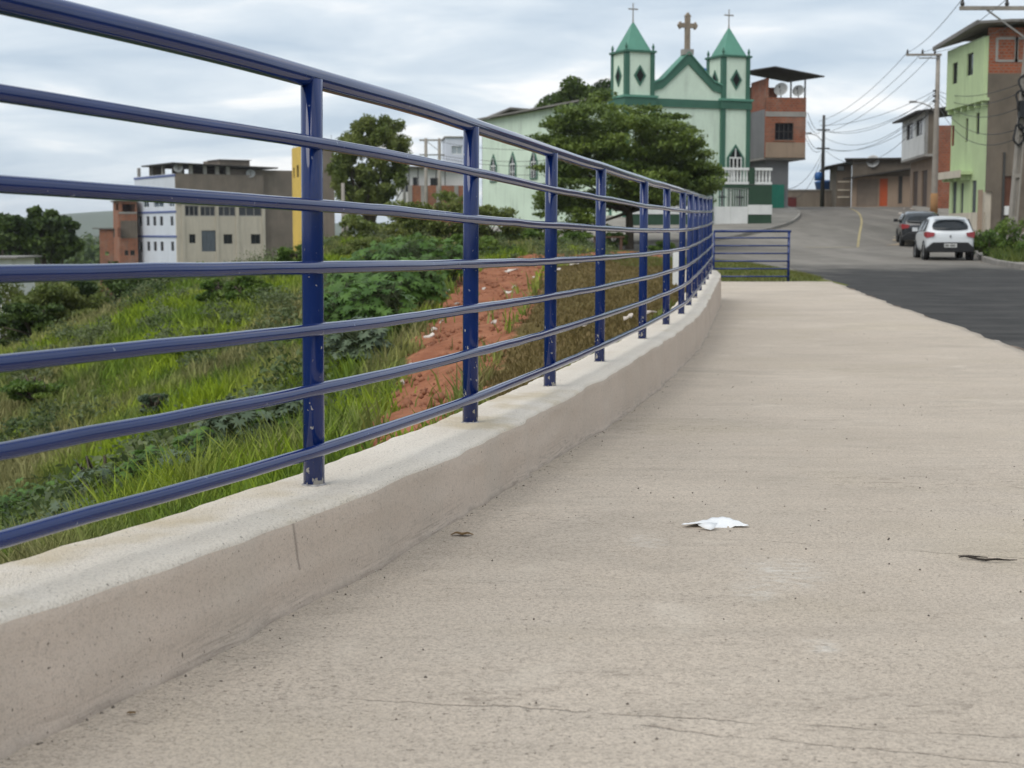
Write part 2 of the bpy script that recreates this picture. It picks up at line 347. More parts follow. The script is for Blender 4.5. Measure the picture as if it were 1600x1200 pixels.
# ------------------------------------------------------------------ walkway
def gpt(px, py, z=.13):
    a, b = ray(px, py); Y = (z - EYE) / b; return a*Y, Y
def walk_mat():
    t = NT('brushed_cement_walkway'); x, y, z = t.sep()
    big = t.noise(.55, 4); mid = t.noise(3.2, 5, .6); fine = t.noise(95, 4, .7); grain = t.noise(330, 2, .6)
    brush = t.noise(26, 5, .62, stretch=(.22, 1.0, 1)); brush2 = t.noise(9, 4, .6, stretch=(.12, 1.0, 1))
    col = t.mix(t.ramp(big, .32, .68), (.525, .445, .36), (.65, .555, .455))
    col = t.mix(t.math('MULTIPLY', t.ramp(mid, .42, .7), .4), col, (.57, .50, .42))
    yel = t.noise(.8, 3, .5, dist=.5); col = t.mix(t.math('MULTIPLY', t.ramp(yel, .52, .68), .35), col, (.52, .44, .31))
    col = t.mix(t.math('MULTIPLY', t.ramp(brush2, .48, .70), .26), col, (.38, .325, .265))
    col = t.mix(t.math('MULTIPLY', t.ramp(brush, .52, .74), .28), col, (.38, .325, .265))
    col = t.mix(t.math('MULTIPLY', t.ramp(fine, .46, .64), .50), col, (.27, .225, .185))
    col = t.mix(t.math('MULTIPLY', t.ramp(grain, .54, .66), .5), col, (.70, .62, .53))
    g2 = t.noise(240, 3, .7, stretch=(.6, 1, 1)); col = t.mix(t.math('MULTIPLY', t.ramp(g2, .53, .63), .62), col, (.22, .18, .15))
    # small pits gathered in drifts
    pv = t.noise(100, 2, .5, stretch=(.55, 1, 1)); pm = t.noise(2.4, 3, .6, stretch=(.5, 1, 1))
    pit = t.math('MULTIPLY', t.ramp(pv, .655, .70), t.ramp(pm, .47, .60)); col = t.mix(t.math('MULTIPLY', pit, .5), col, (.10, .082, .066))
    sv = t.noise(34, 4, .7, stretch=(.5, 1, 1)); sm2 = t.noise(.9, 4, .65, stretch=(.55, 1.2, 1)); col = t.mix(t.math('MULTIPLY', t.math('MULTIPLY', t.ramp(sv, .55, .66), t.ramp(sm2, .50, .62)), .6), col, (.20, .165, .135))
    dk = t.noise(1.1, 5, .65, stretch=(.6, 1, 1), dist=.8); col = t.mix(t.math('MULTIPLY', t.ramp(dk, .52, .70), .38), col, (.33, .285, .235))
    lt_ = t.noise(1.7, 5, .7, dist=.4); col = t.mix(t.math('MULTIPLY', t.ramp(lt_, .58, .74), .45), col, (.72, .64, .54))
    # spilt lime
    for px, py, r in ((1225, 895, .13), (1180, 925, .07), (1285, 1012, .05), (1010, 846, .07)):
        cx, cy = gpt(px, py); dx = t.math('SUBTRACT', x, cx); dy = t.math('MULTIPLY', t.math('SUBTRACT', y, cy), .55)
        d = t.math('SQRT', t.math('ADD', t.math('MULTIPLY', dx, dx), t.math('MULTIPLY', dy, dy)))
        f = t.math('MULTIPLY', t.ramp(d, 0, r, (1,1,1,1), (0,0,0,1)), t.ramp(t.noise(38, 5, .7, stretch=(.5,1,1)), .46, .62)); col = t.mix(t.math('MULTIPLY', f, .8), col, (.70, .66, .60))
    # hairline cracks
    wob = t.math('MULTIPLY', t.math('SUBTRACT', t.noise(5, 6, .65), .5), .09)
    crk = None
    for (p, q) in (((1000, 1133), (1600, 1197)), ((330, 1078), (900, 1112)), ((1040, 836), (1600, 872))):
        (x0, y0), (x1, y1) = gpt(*p), gpt(*q); dx, dy = x1-x0, y1-y0; l = math.hypot(dx, dy); nx, ny = -dy/l, dx/l; c = -(nx*x0 + ny*y0)
        d = t.math('ABSOLUTE', t.math('ADD', t.math('ADD', t.math('ADD', t.math('MULTIPLY', x, nx), t.math('MULTIPLY', y, ny)), c), wob))
        along = t.math('ADD', t.math('MULTIPLY', x, dx/l), t.math('MULTIPLY', y, dy/l)); a0 = (x0*dx + y0*dy)/l; a1 = (x1*dx + y1*dy)/l
        g = t.math('MULTIPLY', t.math('GREATER_THAN', along, a0), t.math('LESS_THAN', along, a1 + .8))
        f = t.math('MULTIPLY', t.math('MULTIPLY', t.ramp(d, .0006, .0026, (1,1,1,1), (0,0,0,1)), g), t.ramp(t.noise(4, 3), .40, .52))
        crk = f if crk is None else t.math('MAXIMUM', crk, f)
    col = t.mix(t.math('MULTIPLY', crk, .55), col, (.13, .105, .085))
    h = t.math('ADD', t.math('MULTIPLY', fine, .6), t.math('MULTIPLY', grain, .4)); h = t.math('SUBTRACT', h, t.math('MULTIPLY', g2, .6))
    h = t.math('SUBTRACT', h, t.math('MULTIPLY', t.math('MAXIMUM', crk, pit), 1.0))
    nm = t.bump(h, .8, .008, t.bump(brush, .4, .008))
    return t.out(col, .93, nm, spec=.15)
wy = np.concatenate([np.arange(-3, 12, .25), np.arange(12, 30.01, .5)]); wy[-1] = 30.0
NXW = 26; V = []; 
for Y in wy:
    x0 = float(wall_x(Y)) + .02 if Y < 22.8 else float(np.interp(Y, [22.8, 30], [2.75, 3.6])); x1 = float(np.interp(Y, rEY, rEX))
    x1 += .03 * math.sin(Y*2.1) + .02 * math.sin(Y*5.3)
    for k in range(NXW):
        X = lerp(x0, x1, k/(NXW-1)); z = float(walk_z(Y)) + .004*mnoise.noise((X*1.3, Y*1.3, 0)); V.append((X, Y, z))
    V.append((x1 + .012, Y, float(walk_z(Y)) - .35))
NW = NXW + 1; Fq = [(i*NW+k, i*NW+k+1, (i+1)*NW+k+1, (i+1)*NW+k) for i in range(len(wy)-1) for k in range(NW-1)]
b0 = len(V); last = (len(wy)-1)*NW                   # end face
V += [(V[last+k][0], 30.01, -.35) for k in range(NXW)]; Fq += [(last+k, last+k+1, b0+k+1, b0+k) for k in range(NXW-1)]
wk = np_mesh('walkway', V, Fq, walk_mat(), None, False); tag(wk, kind='structure')
# ------------------------------------------------------------------ roads
def asphalt(name, c, c2, patch=.5):
    t = NT(name); big = t.noise(.12, 5, .6, stretch=(1, .4, 1)); mid = t.noise(.8, 5, .6); fine = t.noise(45, 3, .7); tr = t.noise(.5, 4, .6, stretch=(1.4, .12, 1))
    col = t.mix(t.ramp(big, .35, .65), c, c2); col = t.mix(t.math('MULTIPLY', t.ramp(mid, .45, .7), patch), col, tuple(v*.7 for v in c))
    col = t.mix(t.math('MULTIPLY', t.ramp(tr, .48, .66), .4), col, tuple(v*1.35 for v in c2)); col = t.mix(t.math('MULTIPLY', t.ramp(fine, .5, .7), .4), col, tuple(v*.6 for v in c))
    return t.out(col, .9, t.bump(fine, .5, .01), spec=.15)
def worn_new():
    t = NT('fresh_dark_asphalt'); x, y, z = t.sep(); big = t.noise(.35, 5, .65, stretch=(1, .5, 1)); fine = t.noise(45, 3, .7); mid = t.noise(1.3, 5, .65); tr = t.noise(.6, 5, .65, stretch=(.25, 1.6, 1))
    col = t.mix(t.ramp(mid, .35, .68), (.036, .035, .034), (.068, .065, .062)); col = t.mix(t.math('MULTIPLY', t.ramp(tr, .5, .68), .5), col, (.12, .113, .104))
    wear = t.math('ADD', t.math('MULTIPLY', t.math('SUBTRACT', y, 37.5), .075), t.math('MULTIPLY', t.math('SUBTRACT', big, .5), 2.2)); col = t.mix(t.ramp(wear, -.1, .75), col, t.mix(t.ramp(mid, .35, .65), (.15, .138, .122), (.215, .196, .172)))
    col = t.mix(t.math('MULTIPLY', t.ramp(fine, .48, .68), .45), col, (.03, .028, .026)); return t.out(col, .9, t.bump(fine, .6, .012), spec=.15)
M_old = asphalt('worn_grey_asphalt', (.145, .132, .116), (.235, .214, .187)); M_new = worn_new()
rlY = [-5, 5, 12.3, 20, 29.8, 33, 40, 43, 45.5, 63, 65, 66.5, 71, 77, 85, 95, 110]; rlX = [2.3, 3.1, 4.1, 5.0, 6.2, 7.0, 7.4, 4.2, 0.5, 0.5, 6.0, 8.95, 11.5, 14.15, 16.2, 17.3, 17.8]
rrY = [-5, 20, 41, 47, 60, 70, 85, 100, 110]; rrX = [9.5, 12, 14.05, 14.9, 18.3, 20.3, 23.0, 26.5, 30]
def strip(name, fl, fr, ysamp, dz, mat, nx=8, zf=None, wob=0):
    V = []; zf = zf or road_z
    for Y in ysamp:
        a, b = fl(Y), fr(Y)
        for k in range(nx):
            X = lerp(a, b, k/(nx-1)); V.append((X + (wob*mnoise.noise((X*.7, Y*.7, 3)) if wob else 0), Y, float(zf(Y)) + dz))
    Fq = [(i*nx+k, i*nx+k+1, (i+1)*nx+k+1, (i+1)*nx+k) for i in range(len(ysamp)-1) for k in range(nx-1)]
    o = np_mesh(name, V, Fq, mat); tag(o, kind='structure'); return o
ysr = np.concatenate([np.arange(-5, 110.1, .8)])
strip('road', lambda Y: float(np.interp(Y, rlY, rlX)), lambda Y: float(np.interp(Y, rrY, rrX)), ysr, 0, M_old, 10)
strip('new_asphalt', lambda Y: float(np.interp(Y, [-5,5,12.3,20,29.8,33,40,46], [2.3,3.1,4.1,5.0,6.2,7.05,7.6,8.2])), lambda Y: float(np.interp(Y, rrY, rrX)) - .2, np.arange(-5, 46, .6), .006, M_new, 12, wob=.07)
strip('gutter_dirt', lambda Y: float(np.interp(Y, rEY, rEX)) - .02, lambda Y: float(np.interp(Y, rEY, rEX)) + .22 + .16*mnoise.noise((Y*.9, 2, 0)) + .1*mnoise.noise((Y*3.1, 5, 0)), np.arange(4, 30, .25), .012, plain('brown_gutter_dirt', (.20, .15, .11), .95, .45, 3), 4)
M_pave = plain('grey_cement_paving', (.30, .275, .24), .9, .25, .8, stain=.5)
M_kerb = plain('old_kerb_cement', (.26, .24, .215), .9, .3, 1.5, stain=.6)
# church forecourt pavement with kerb, right-hand pavement with kerb
def pavement(name, kerb, inner, mat, h=.14):
    top = [(x, y, float(road_z(y)) + h) for x, y in kerb]; V = list(top) + [(x, y, float(road_z(y)) - .3) for x, y in kerb] + [(x, y, float(road_z(min(y, 110))) + h + .03) for x, y in inner]
    n = len(kerb); Fq = [(i, i+1, 2*n+i+1, 2*n+i) for i in range(n-1)] + [(n+i, n+i+1, i+1, i) for i in range(n-1)]
    o = np_mesh(name, V, Fq, mat); return tag(o, kind='structure')
def dense(c, n=6):
    return [tuple(p[:2]) for p in catmull([Vector((x, y, 0)) for x, y in c], n)]
kL = dense([(3, 63.8), (6, 65), (8.95, 66.5), (11.5, 71), (14.15, 77), (16.2, 85), (17.2, 95), (17.6, 108)])
pavement('church_pavement', kL, [(x - 5 - .25*(y-63), y + 9 - .13*(y-63)) for x, y in kL], M_pave)
kR = dense([(14.0, 41), (14.95, 47), (16.6, 53.5), (18.3, 60), (20.3, 70), (23.0, 85), (26.5, 100), (29, 108)])
pavement('right_pavement', kR, [(x + 4.5, y) for x, y in kR], M_pave, .12)
def kerb(name, pts, label, wd=.16, h=.15, parts=14):
    r = empty(name, (pts[0][0], pts[0][1], float(road_z(pts[0][1]))), 0, label, 'kerb'); o = Vector(r.location)
    pl = [Vector((x, y, float(road_z(y)))) for x, y in pts]; L = [0]
    for a, b in zip(pl, pl[1:]): L.append(L[-1] + (b-a).length)
    def at(s):
        return Vector([np.interp(s, L, [p[k] for p in pl]) for k in range(3)])
    n = max(6, int(L[-1] / 1.3))
    for i in range(n):
        a, b = at(L[-1]*i/n + .012), at(L[-1]*(i+1)/n - .012); dz = random.uniform(-.012, .012)
        m = MB(); m.bar(a - o + Vector((0,0,h/2-.08+dz)), b - o + Vector((0,0,h/2-.08+dz)), wd, h + .17); bevel(m.build('kerb_stone', M_kerb, r), .015, 1)
kerb('kerb', kL, 'cement kerb stones curving round the church forecourt corner')
kerb('kerb', kR[:26], 'cement kerb stones along the weedy verge beside the parked cars')
# yellow markings
M_yel = plain('worn_yellow_road_paint', (.38, .31, .16), .9, .5, 2)
yl = catmull([Vector((*P(1338,388,Y)[:1], Y, 0)) if False else Vector(((px-800)/F*Y, Y, 0)) for px, Y in ((1338,63),(1340,70),(1343,80),(1336,88),(1322,95))], 8)
V = []
for i, p in enumerate(yl): V += [(p.x - .055, p.y, float(road_z(p.y)) + .008), (p.x + .055, p.y, float(road_z(p.y)) + .008)]
tag(np_mesh('yellow_centre_line', V, [(2*i, 2*i+1, 2*i+3, 2*i+2) for i in range(len(yl)-1)], M_yel), kind='structure')
strip('yellow_stop_line', lambda Y: 12.2, lambda Y: 14.3, [62.6, 62.95], .008, plain('faded_yellow_road_paint', (.36, .31, .20), .9, .3, 5), 4)
strip('sand_patch', lambda Y: 16.0 + .3*(Y-64), lambda Y: 18.2 + .22*(Y-64), [64, 64.7, 65.4, 66, 66.7, 67.4, 68, 69], .009, plain('spilt_sand', (.34, .27, .19), .95, .3, 1.2), 10, wob=1.2)
# ------------------------------------------------------------------ low parapet wall
def wall_mats():
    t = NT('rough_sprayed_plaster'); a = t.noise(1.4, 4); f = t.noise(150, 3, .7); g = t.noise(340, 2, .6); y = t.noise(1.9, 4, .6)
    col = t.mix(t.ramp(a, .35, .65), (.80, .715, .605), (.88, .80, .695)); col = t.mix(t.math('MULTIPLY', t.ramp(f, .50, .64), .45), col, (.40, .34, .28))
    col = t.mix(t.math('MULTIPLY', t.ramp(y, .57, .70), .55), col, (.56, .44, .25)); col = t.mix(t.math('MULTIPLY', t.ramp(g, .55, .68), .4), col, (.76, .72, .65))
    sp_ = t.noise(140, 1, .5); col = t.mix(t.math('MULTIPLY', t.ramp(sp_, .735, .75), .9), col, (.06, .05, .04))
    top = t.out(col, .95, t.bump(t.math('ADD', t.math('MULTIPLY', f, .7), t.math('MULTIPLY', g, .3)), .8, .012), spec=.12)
    t = NT('floated_cement_face'); a = t.noise(1.1, 5, .6); f = t.noise(60, 4, .7); g = t.noise(260, 2, .6); st = t.noise(2.0, 4, .6, stretch=(1.6, 1.6, .3))
    at = t.n('ShaderNodeAttribute'); at.attribute_name = 'low'; low = at.outputs['Fac']
    col = t.mix(t.ramp(a, .32, .68), (.545, .45, .365), (.625, .52, .43)); col = t.mix(t.math('MULTIPLY', t.ramp(st, .48, .7), .35), col, (.56, .49, .41))
    col = t.mix(t.math('MULTIPLY', t.ramp(f, .5, .68), .25), col, (.30, .26, .22)); col = t.mix(t.math('MULTIPLY', t.ramp(g, .52, .66), .4), col, (.60, .51, .44)); g2 = t.noise(230, 2, .7); col = t.mix(t.math('MULTIPLY', t.ramp(g2, .53, .66), .4), col, (.28, .225, .185))
    pk = t.noise(120, 1, .5); col = t.mix(t.math('MULTIPLY', t.ramp(pk, .74, .76), .8), col, (.08, .065, .05))
    au = t.n('ShaderNodeAttribute'); au.attribute_name = 'along'; cb = t.n('ShaderNodeCombineXYZ')
    t.L.new(au.outputs['Fac'], cb.inputs[0]); t.L.new(low, cb.inputs[1])
    comb = t.noise(1.0, 4, .6, vec=cb.outputs[0], stretch=(9, 150, 1)); pat = t.noise(1.6, 3, .5, vec=cb.outputs[0], stretch=(1, 3, 1))
    band = t.ramp(low, .015, .085, (1,1,1,1), (0,0,0,1)); m = t.math('MULTIPLY', t.math('MULTIPLY', t.ramp(comb, .48, .60), band), t.ramp(pat, .42, .55))
    col = t.mix(t.math('MULTIPLY', m, .4), col, (.17, .14, .115))
    # trowel scar
    sx = t.math('SUBTRACT', t.math('ADD', au.outputs['Fac'], t.math('MULTIPLY', low, .17)), SCAR); sc = t.math('MULTIPLY', t.ramp(t.math('ABSOLUTE', sx), .002, .007, (1,1,1,1), (0,0,0,1)), t.math('GREATER_THAN', low, .085))
    col = t.mix(t.math('MULTIPLY', sc, .6), col, (.17, .14, .12))
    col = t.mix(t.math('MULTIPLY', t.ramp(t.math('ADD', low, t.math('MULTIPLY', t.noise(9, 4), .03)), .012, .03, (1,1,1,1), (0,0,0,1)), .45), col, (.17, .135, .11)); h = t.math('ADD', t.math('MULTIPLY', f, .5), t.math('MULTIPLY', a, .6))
    face = t.out(col, .9, t.bump(h, .45, .01, t.bump(g, .3, .004)), spec=.15)
    return [top, face]
n = len(line); nrm = []; arc = [0]
for i in range(n):
    d = (line[min(i+1, n-1)] - line[max(i-1, 0)]); d.z = 0; d.normalize(); nrm.append(Vector((d.y, -d.x, 0)))
    if i: arc.append(arc[-1] + (line[i] - line[i-1]).length)
SCAR = arc[int(np.argmin([abs(800 + F*(p.x + .17)/p.y - 492) for p in line]))] + .02
V = []; low = []; alo = []; mi = []; sec = 0
for i in range(n):
    p, nn, s = line[i], nrm[i], arc[i]; zg = float(walk_z(p.y)); T = p.z
    ei = .022*mnoise.noise((s*2.1, 0, 5)) + .010*mnoise.noise((s*7, 1, 5)); eo = .02*mnoise.noise((s*2.6, 9, 5)) + .012*mnoise.noise((s*9, 4, 5))
    zi = .012*mnoise.noise((s*1.7, 3, 1)) - .004
    ri, ro = RIN + ei, ROUT + eo
    hh = max(T + zi - zg, .12)
    prof = [(-ro - .03, T - 1.6), (-ro, T - .06), (-ro + .006, T - .028), (-ro + .022, T - .006)]
    prof += [(lerp(-ro + .045, ri - .07, k/6), T + .004*mnoise.noise((s*6, k*.7, 2))) for k in range(7)]
    prof += [(ri - .024, T + zi - .0), (ri - .012, T + zi - .002), (ri - .005, T + zi - .006), (ri - .001, T + zi - .013), (ri, T + zi - .035)]
    nb = len(prof)
    for k in range(1, 9):
        t = k/8; z = lerp(T + zi - .035, zg + .05, t); prof.append((ri + .006*t + .005*mnoise.noise((s*2.5, t*2, 8)), z))
    prof += [(ri + .007, zg + .025), (ri + .009, zg + .010), (ri + .013, zg + .0), (ri + .02, zg - .03)]
    sec = len(prof)
    for o_, z in prof:
        q = p + nn*o_; V.append((q.x, q.y, z)); low.append(z - zg); alo.append(s)
Fq = []; 
for i in range(n-1):
    for k in range(sec-1):
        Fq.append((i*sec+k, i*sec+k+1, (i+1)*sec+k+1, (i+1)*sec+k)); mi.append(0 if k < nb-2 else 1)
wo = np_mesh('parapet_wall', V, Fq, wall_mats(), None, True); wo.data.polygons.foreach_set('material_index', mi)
tag(wo, 'low curving cement parapet wall carrying the blue railing', 'wall')
for nm, arr in (('low', low), ('along', alo)):
    a = wo.data.attributes.new(nm, 'FLOAT', 'POINT'); a.data.foreach_set('value', np.array(arr, np.float32))
m = MB(); c0 = [Vector(V[(n-1)*sec+k]) for k in range(sec)]; m.add(c0, [tuple(range(sec))]); 
endcap = m.build('end_face', wo.data.materials[1], wo)
# ------------------------------------------------------------------ blue railing
def navy():
    t = NT('navy_gloss_paint'); g = t.n('ShaderNodeNewGeometry'); x, y, z = t.sep()
    a = t.noise(3, 3, vec=g.outputs['Position']); dr = t.noise(70, 3, .6, stretch=(1, 1, .35)); 
    col = t.mix(t.ramp(a, .3, .7), (.003, .016, .100), (.005, .023, .135))
    chipn = t.noise(60, 3, .6, stretch=(1, 1, .6)); lowm = t.ramp(z, .02, .30, (1,1,1,1), (0,0,0,1)); obj = t.n('ShaderNodeObjectInfo')
    cm = t.math('ADD', chipn, t.math('MULTIPLY', lowm, .10)); f = t.ramp(cm, .70, .725)
    at = t.n('ShaderNodeAttribute'); at.attribute_name = 'post'; isp = at.outputs['Fac']
    col = t.mix(t.math('MULTIPLY', f, isp), col, (.42, .40, .37))
    f2 = t.ramp(t.noise(45, 2, .5, vec=g.outputs['Position']), .735, .75); col = t.mix(t.math('MULTIPLY', f2, .55), col, (.30, .33, .40))
    t.b.inputs['IOR'].default_value = 1.55
    rough = t.math('ADD', t.math('MULTIPLY', t.noise(20, 3, vec=g.outputs['Position']), .07), .03)
    return t.out(col, rough, t.bump(dr, .012, .002), spec=.5)
M_navy = navy(); M_weld = plain('cement_collar', (.36, .34, .33), .95, .5, 60)
RH = [.094, .249, .402, .556, .710, .866]
rr = empty('guard_railing', posts[2], 0, 'curved navy blue steel railing with seven rails on the parapet wall', 'railing'); ro_ = Vector(posts[2])
m = MB(); m.lathe([(.0275, -.05), (.0275, .3), (.0275, .7), (.0275, 1.025)], seg=20); pm_ = m.build('post', M_navy, rr, True, loc=posts[0]-ro_)
a = pm_.data.attributes.new('post', 'FLOAT', 'POINT'); a.data.foreach_set('value', [1.0]*len(pm_.data.vertices))
for k, p in enumerate(posts[1:]):
    c = pm_.copy(); COL.objects.link(c); c.location = p - ro_; c.rotation_euler = (random.uniform(-.006,.006), random.uniform(-.004,.012), random.uniform(0, 6))
rl = catmull(posts, 14); rn = len(rl); rnn = []
for i in range(rn):
    d = rl[min(i+1, rn-1)] - rl[max(i-1, 0)]; d.z = 0; d.normalize(); rnn.append(Vector((d.y, -d.x, 0)))
for j, h in enumerate(RH):
    pts = [rl[i] + rnn[i]*.030 + Vector((0, 0, h + .0045*mnoise.noise((i*.11, j*3.3, 0)) + .0018*mnoise.noise((i*.45, j*5.1, 2)))) - ro_ for i in range(rn)]
    MB().tube(pts, .0162, 16).build('rail', M_navy, rr, True)
pts = [rl[i] + Vector((0, 0, 1.034 + .004*mnoise.noise((i*.12, 8, 0)))) - ro_ for i in range(rn)]
MB().tube(pts, .0262, 20).build('handrail', M_navy, rr, True)
for p in posts[2:-2]:
    m = MB()
    m.lathe([(.036, -.004), (.032, .003), (.0285, .006)], seg=16); m.build('base_weld', M_weld, rr, True, loc=p - ro_ + Vector((0,0,-.002)))
wb = None; wq = [(i, p) for i, p in enumerate(posts[1:8])]
for i, p in wq:
    kk = min(range(rn), key=lambda q: (rl[q] - p).length); nv = rnn[kk]; tv = Vector((-nv.y, nv.x, 0))
    for h in RH:
        for sg in (-1, 1):
            loc = p - ro_ + nv*.026 + tv*sg*.021 + Vector((0, 0, h + random.uniform(-.003, .003)))
            if wb is None: wb = MB().lathe([(.001, -.014), (.005, -.009), (.0065, 0), (.005, .009), (.001, .014)], seg=7).build('weld_bead', M_navy, rr, True, loc=loc)
            else: c = wb.copy(); COL.objects.link(c); c.location = loc; c.scale = (random.uniform(.8, 1.3),)*2 + (random.uniform(.7, 1.1),)
# railing across the end of the walkway
e0, e1 = Vector((4.05, 30.2, 0)), Vector((P(1231.5, 437, 30.2).x, 30.2, 0)); er = empty('end_railing', e1, 0, 'short straight navy railing closing the far end of the walkway', 'railing')
for q in (e0, e1): MB().lathe([(.0275, -.2), (.0275, .99)], seg=16).build('post', M_navy, er, True, loc=q-e1)
for h in RH: MB().tube([e0-e1+Vector((.0,-.03,h-.0)), e1-e1+Vector((0,-.03,h))], .0162, 12).build('rail', M_navy, er, True)
MB().tube([e0-e1+Vector((0,0,1.0)), Vector((.04,0,1.0))], .0262, 16).build('handrail', M_navy, er, True)
# ------------------------------------------------------------------ buildings: hollow walls with real openings
class Bld:
    def __init__(s, name, label, cat, px, py, Y, yaw, zb=None, group=None):
        p = P(px, py, Y)
        if zb is not None: p.z = zb
        s.O = p; s.yaw = R(yaw); s.r = empty(name, p, s.yaw, label, cat, group)
        s.u = Vector((math.cos(s.yaw), math.sin(s.yaw))); s.v = Vector((-math.sin(s.yaw), math.cos(s.yaw)))
    def fr(s, face, o=(0, 0)):
        c = Vector((s.O.x, s.O.y)) + s.u*o[0] + s.v*o[1]; return c, (s.u if face == 'f' else s.v)
    def S(s, face, px, o=(0, 0), py=250):
        c, d = s.fr(face, o); k = ray(px, py)[0]; return (k*c.y - c.x) / (d.x - k*d.y)
    def Z(s, face, t, py, o=(0, 0)):
        c, d = s.fr(face, o); Y = c.y + d.y*t; return EYE + ray(800, py)[1]*Y - s.O.z
    def rect(s, face, x0, y0, x1, y1, o=(0, 0)):
        a, b = sorted((s.S(face, x0, o), s.S(face, x1, o))); m = (a+b)/2; return a, b, s.Z(face, m, y1, o), s.Z(face, m, y0, o)
    def mp(s, face, o, W):                     # (along, inward depth, z) -> local
        if face == 'f': return lambda a, t, z: (o[0]+a, o[1]+t, z)
        if face == 'l': return lambda a, t, z: (o[0]+t, o[1]+a, z)
        if face == 'r': return lambda a, t, z: (o[0]-t, o[1]+a, z)
        return lambda a, t, z: (o[0]+a, o[1]-t, z)
    def panel(s, face, W, z0, z1, holes, mat, o=(0, 0), th=.18, name='wall', a0=0):
        f = s.mp(face, o, W); m = MB()
        xs = sorted({a0, W, *[min(max(h[0], a0), W) for h in holes], *[min(max(h[1], a0), W) for h in holes]})
        zs = sorted({z0, z1, *[min(max(h[2], z0), z1) for h in holes], *[min(max(h[3], z0), z1) for h in holes]})
        nx, nz = len(xs)-1, len(zs)-1
        solid = [[not any(h[0] < (xs[i]+xs[i+1])/2 < h[1] and h[2] < (zs[k]+zs[k+1])/2 < h[3] for h in holes) for k in range(nz)] for i in range(nx)]
        g = lambda i, k: 0 <= i < nx and 0 <= k < nz and solid[i][k]
        for i in range(nx):
            for k in range(nz):
                if not solid[i][k]: continue
                x0, x1, q0, q1 = xs[i], xs[i+1], zs[k], zs[k+1]
                m.add([f(x0,0,q0), f(x1,0,q0), f(x1,0,q1), f(x0,0,q1)], [(0,1,2,3)]); m.add([f(x0,th,q0), f(x1,th,q0), f(x1,th,q1), f(x0,th,q1)], [(3,2,1,0)])
                if not g(i-1,k): m.add([f(x0,0,q0), f(x0,0,q1), f(x0,th,q1), f(x0,th,q0)], [(0,1,2,3)])
                if not g(i+1,k): m.add([f(x1,0,q0), f(x1,th,q0), f(x1,th,q1), f(x1,0,q1)], [(0,1,2,3)])
                if not g(i,k-1): m.add([f(x0,0,q0), f(x0,th,q0), f(x1,th,q0), f(x1,0,q0)], [(0,1,2,3)])
                if not g(i,k+1): m.add([f(x0,0,q1), f(x1,0,q1), f(x1,th,q1), f(x0,th,q1)], [(0,1,2,3)])
        return m.build(name, mat, s.r)
    def fb(s, name, face, a0, a1, t0, t1, z0, z1, mat, o=(0, 0), parent=None):     # a box laid on a face
        f = s.mp(face, o, 0); p, q = f(a0, t0, z0), f(a1, t1, z1); return MB().box(p[0], q[0], p[1], q[1], p[2], q[2]).build(name, mat, parent or s.r)
    def box(s, name, x0, x1, y0, y1, z0, z1, mat, parent=None): return MB().box(x0, x1, y0, y1, z0, z1).build(name, mat, parent or s.r)
    def window(s, face, h, o=(0, 0), frame=None, pane=None, depth=.1, bars=1, rail=False, fw=.045, name='window', sill=None):
        a0, a1, z0, z1 = h; f = s.mp(face, o, 0); m = MB()
        def b(x0, x1, q0, q1, t0=depth-.03, t1=depth+.02):
            p, q = f(x0, t0, q0), f(x1, t1, q1); m.box(p[0], q[0], p[1], q[1], p[2], q[2])
        b(a0, a0+fw, z0, z1); b(a1-fw, a1, z0, z1); b(a0+fw, a1-fw, z0, z0+fw); b(a0+fw, a1-fw, z1-fw, z1)
        for i in range(1, bars+1):
            c = lerp(a0, a1, i/(bars+1)); b(c-fw*.4, c+fw*.4, z0+fw, z1-fw, depth-.02, depth+.01)
        if rail: c = lerp(z0, z1, rail if isinstance(rail, float) else .5); b(a0+fw, a1-fw, c-fw*.4, c+fw*.4, depth-.024, depth+.006)
        w_ = m.build(name, frame or M_dkframe, s.r)
        s.fb('pane', face, a0+fw*.5, a1-fw*.5, depth+.022, depth+.03, z0+fw*.5, z1-fw*.5, pane or glass(), o, w_)
        if sill: s.fb('sill', face, a0-.06, a1+.06, -.06, .05, z0-.07, z0-.003, sill, o, w_)
        return w_
    def door(s, face, h, mat, o=(0, 0), depth=.08, slats=0, name='door'):
        d = s.fb(name, face, h[0], h[1], depth, depth+.05, h[2], h[3], mat, o)
        for i in range(slats):
            c = lerp(h[0], h[1], (i+.5)/slats); s.fb('rib', face, c-.03, c+.03, depth-.025, depth-.001, h[2]+.03, h[3]-.03, mat, o, d)
        return d
M_dkframe = plain('dark_metal_frame', (.05, .048, .045), .5, .2, 4); M_white = plain('white_paint', (.74, .74, .72), .6, .10, 1.2, stain=.25)
M_whitewash = plain('bluish_white_render', (.62, .65, .72), .7, .06, .8, stain=.2); M_beige = plain('cream_render', (.55, .49, .40), .85, .12, .6, stain=.45)
M_brown = plain('bare_brown_render', (.165, .135, .105), .95, .3, .7, stain=.7); M_brown2 = plain('grey_brown_cement', (.22, .18, .145), .95, .25, .6, stain=.6)
M_grey = plain('grey_cement_render', (.20, .20, .205), .9, .15, .8, stain=.4); M_conc = plain('raw_concrete', (.32, .30, .275), .9, .2, 1, stain=.4)
M_brick = bricks('hollow_red_brick', (.36, .10, .045), (.25, .07, .035), (.24, .19, .15)); M_brick2 = bricks('pale_red_brick', (.38, .13, .06), (.28, .09, .045), (.24, .19, .15), stain=.6)
M_blue = plain('blue_trim_paint', (.10, .13, .30), .6, .1); M_roof = plain('dark_sheet_roof', (.045, .04, .036), .8, .3, .8, stain=.5); M_fib = plain('fibre_cement_sheet', (.22, .205, .19), .9, .25, .9, stain=.6)
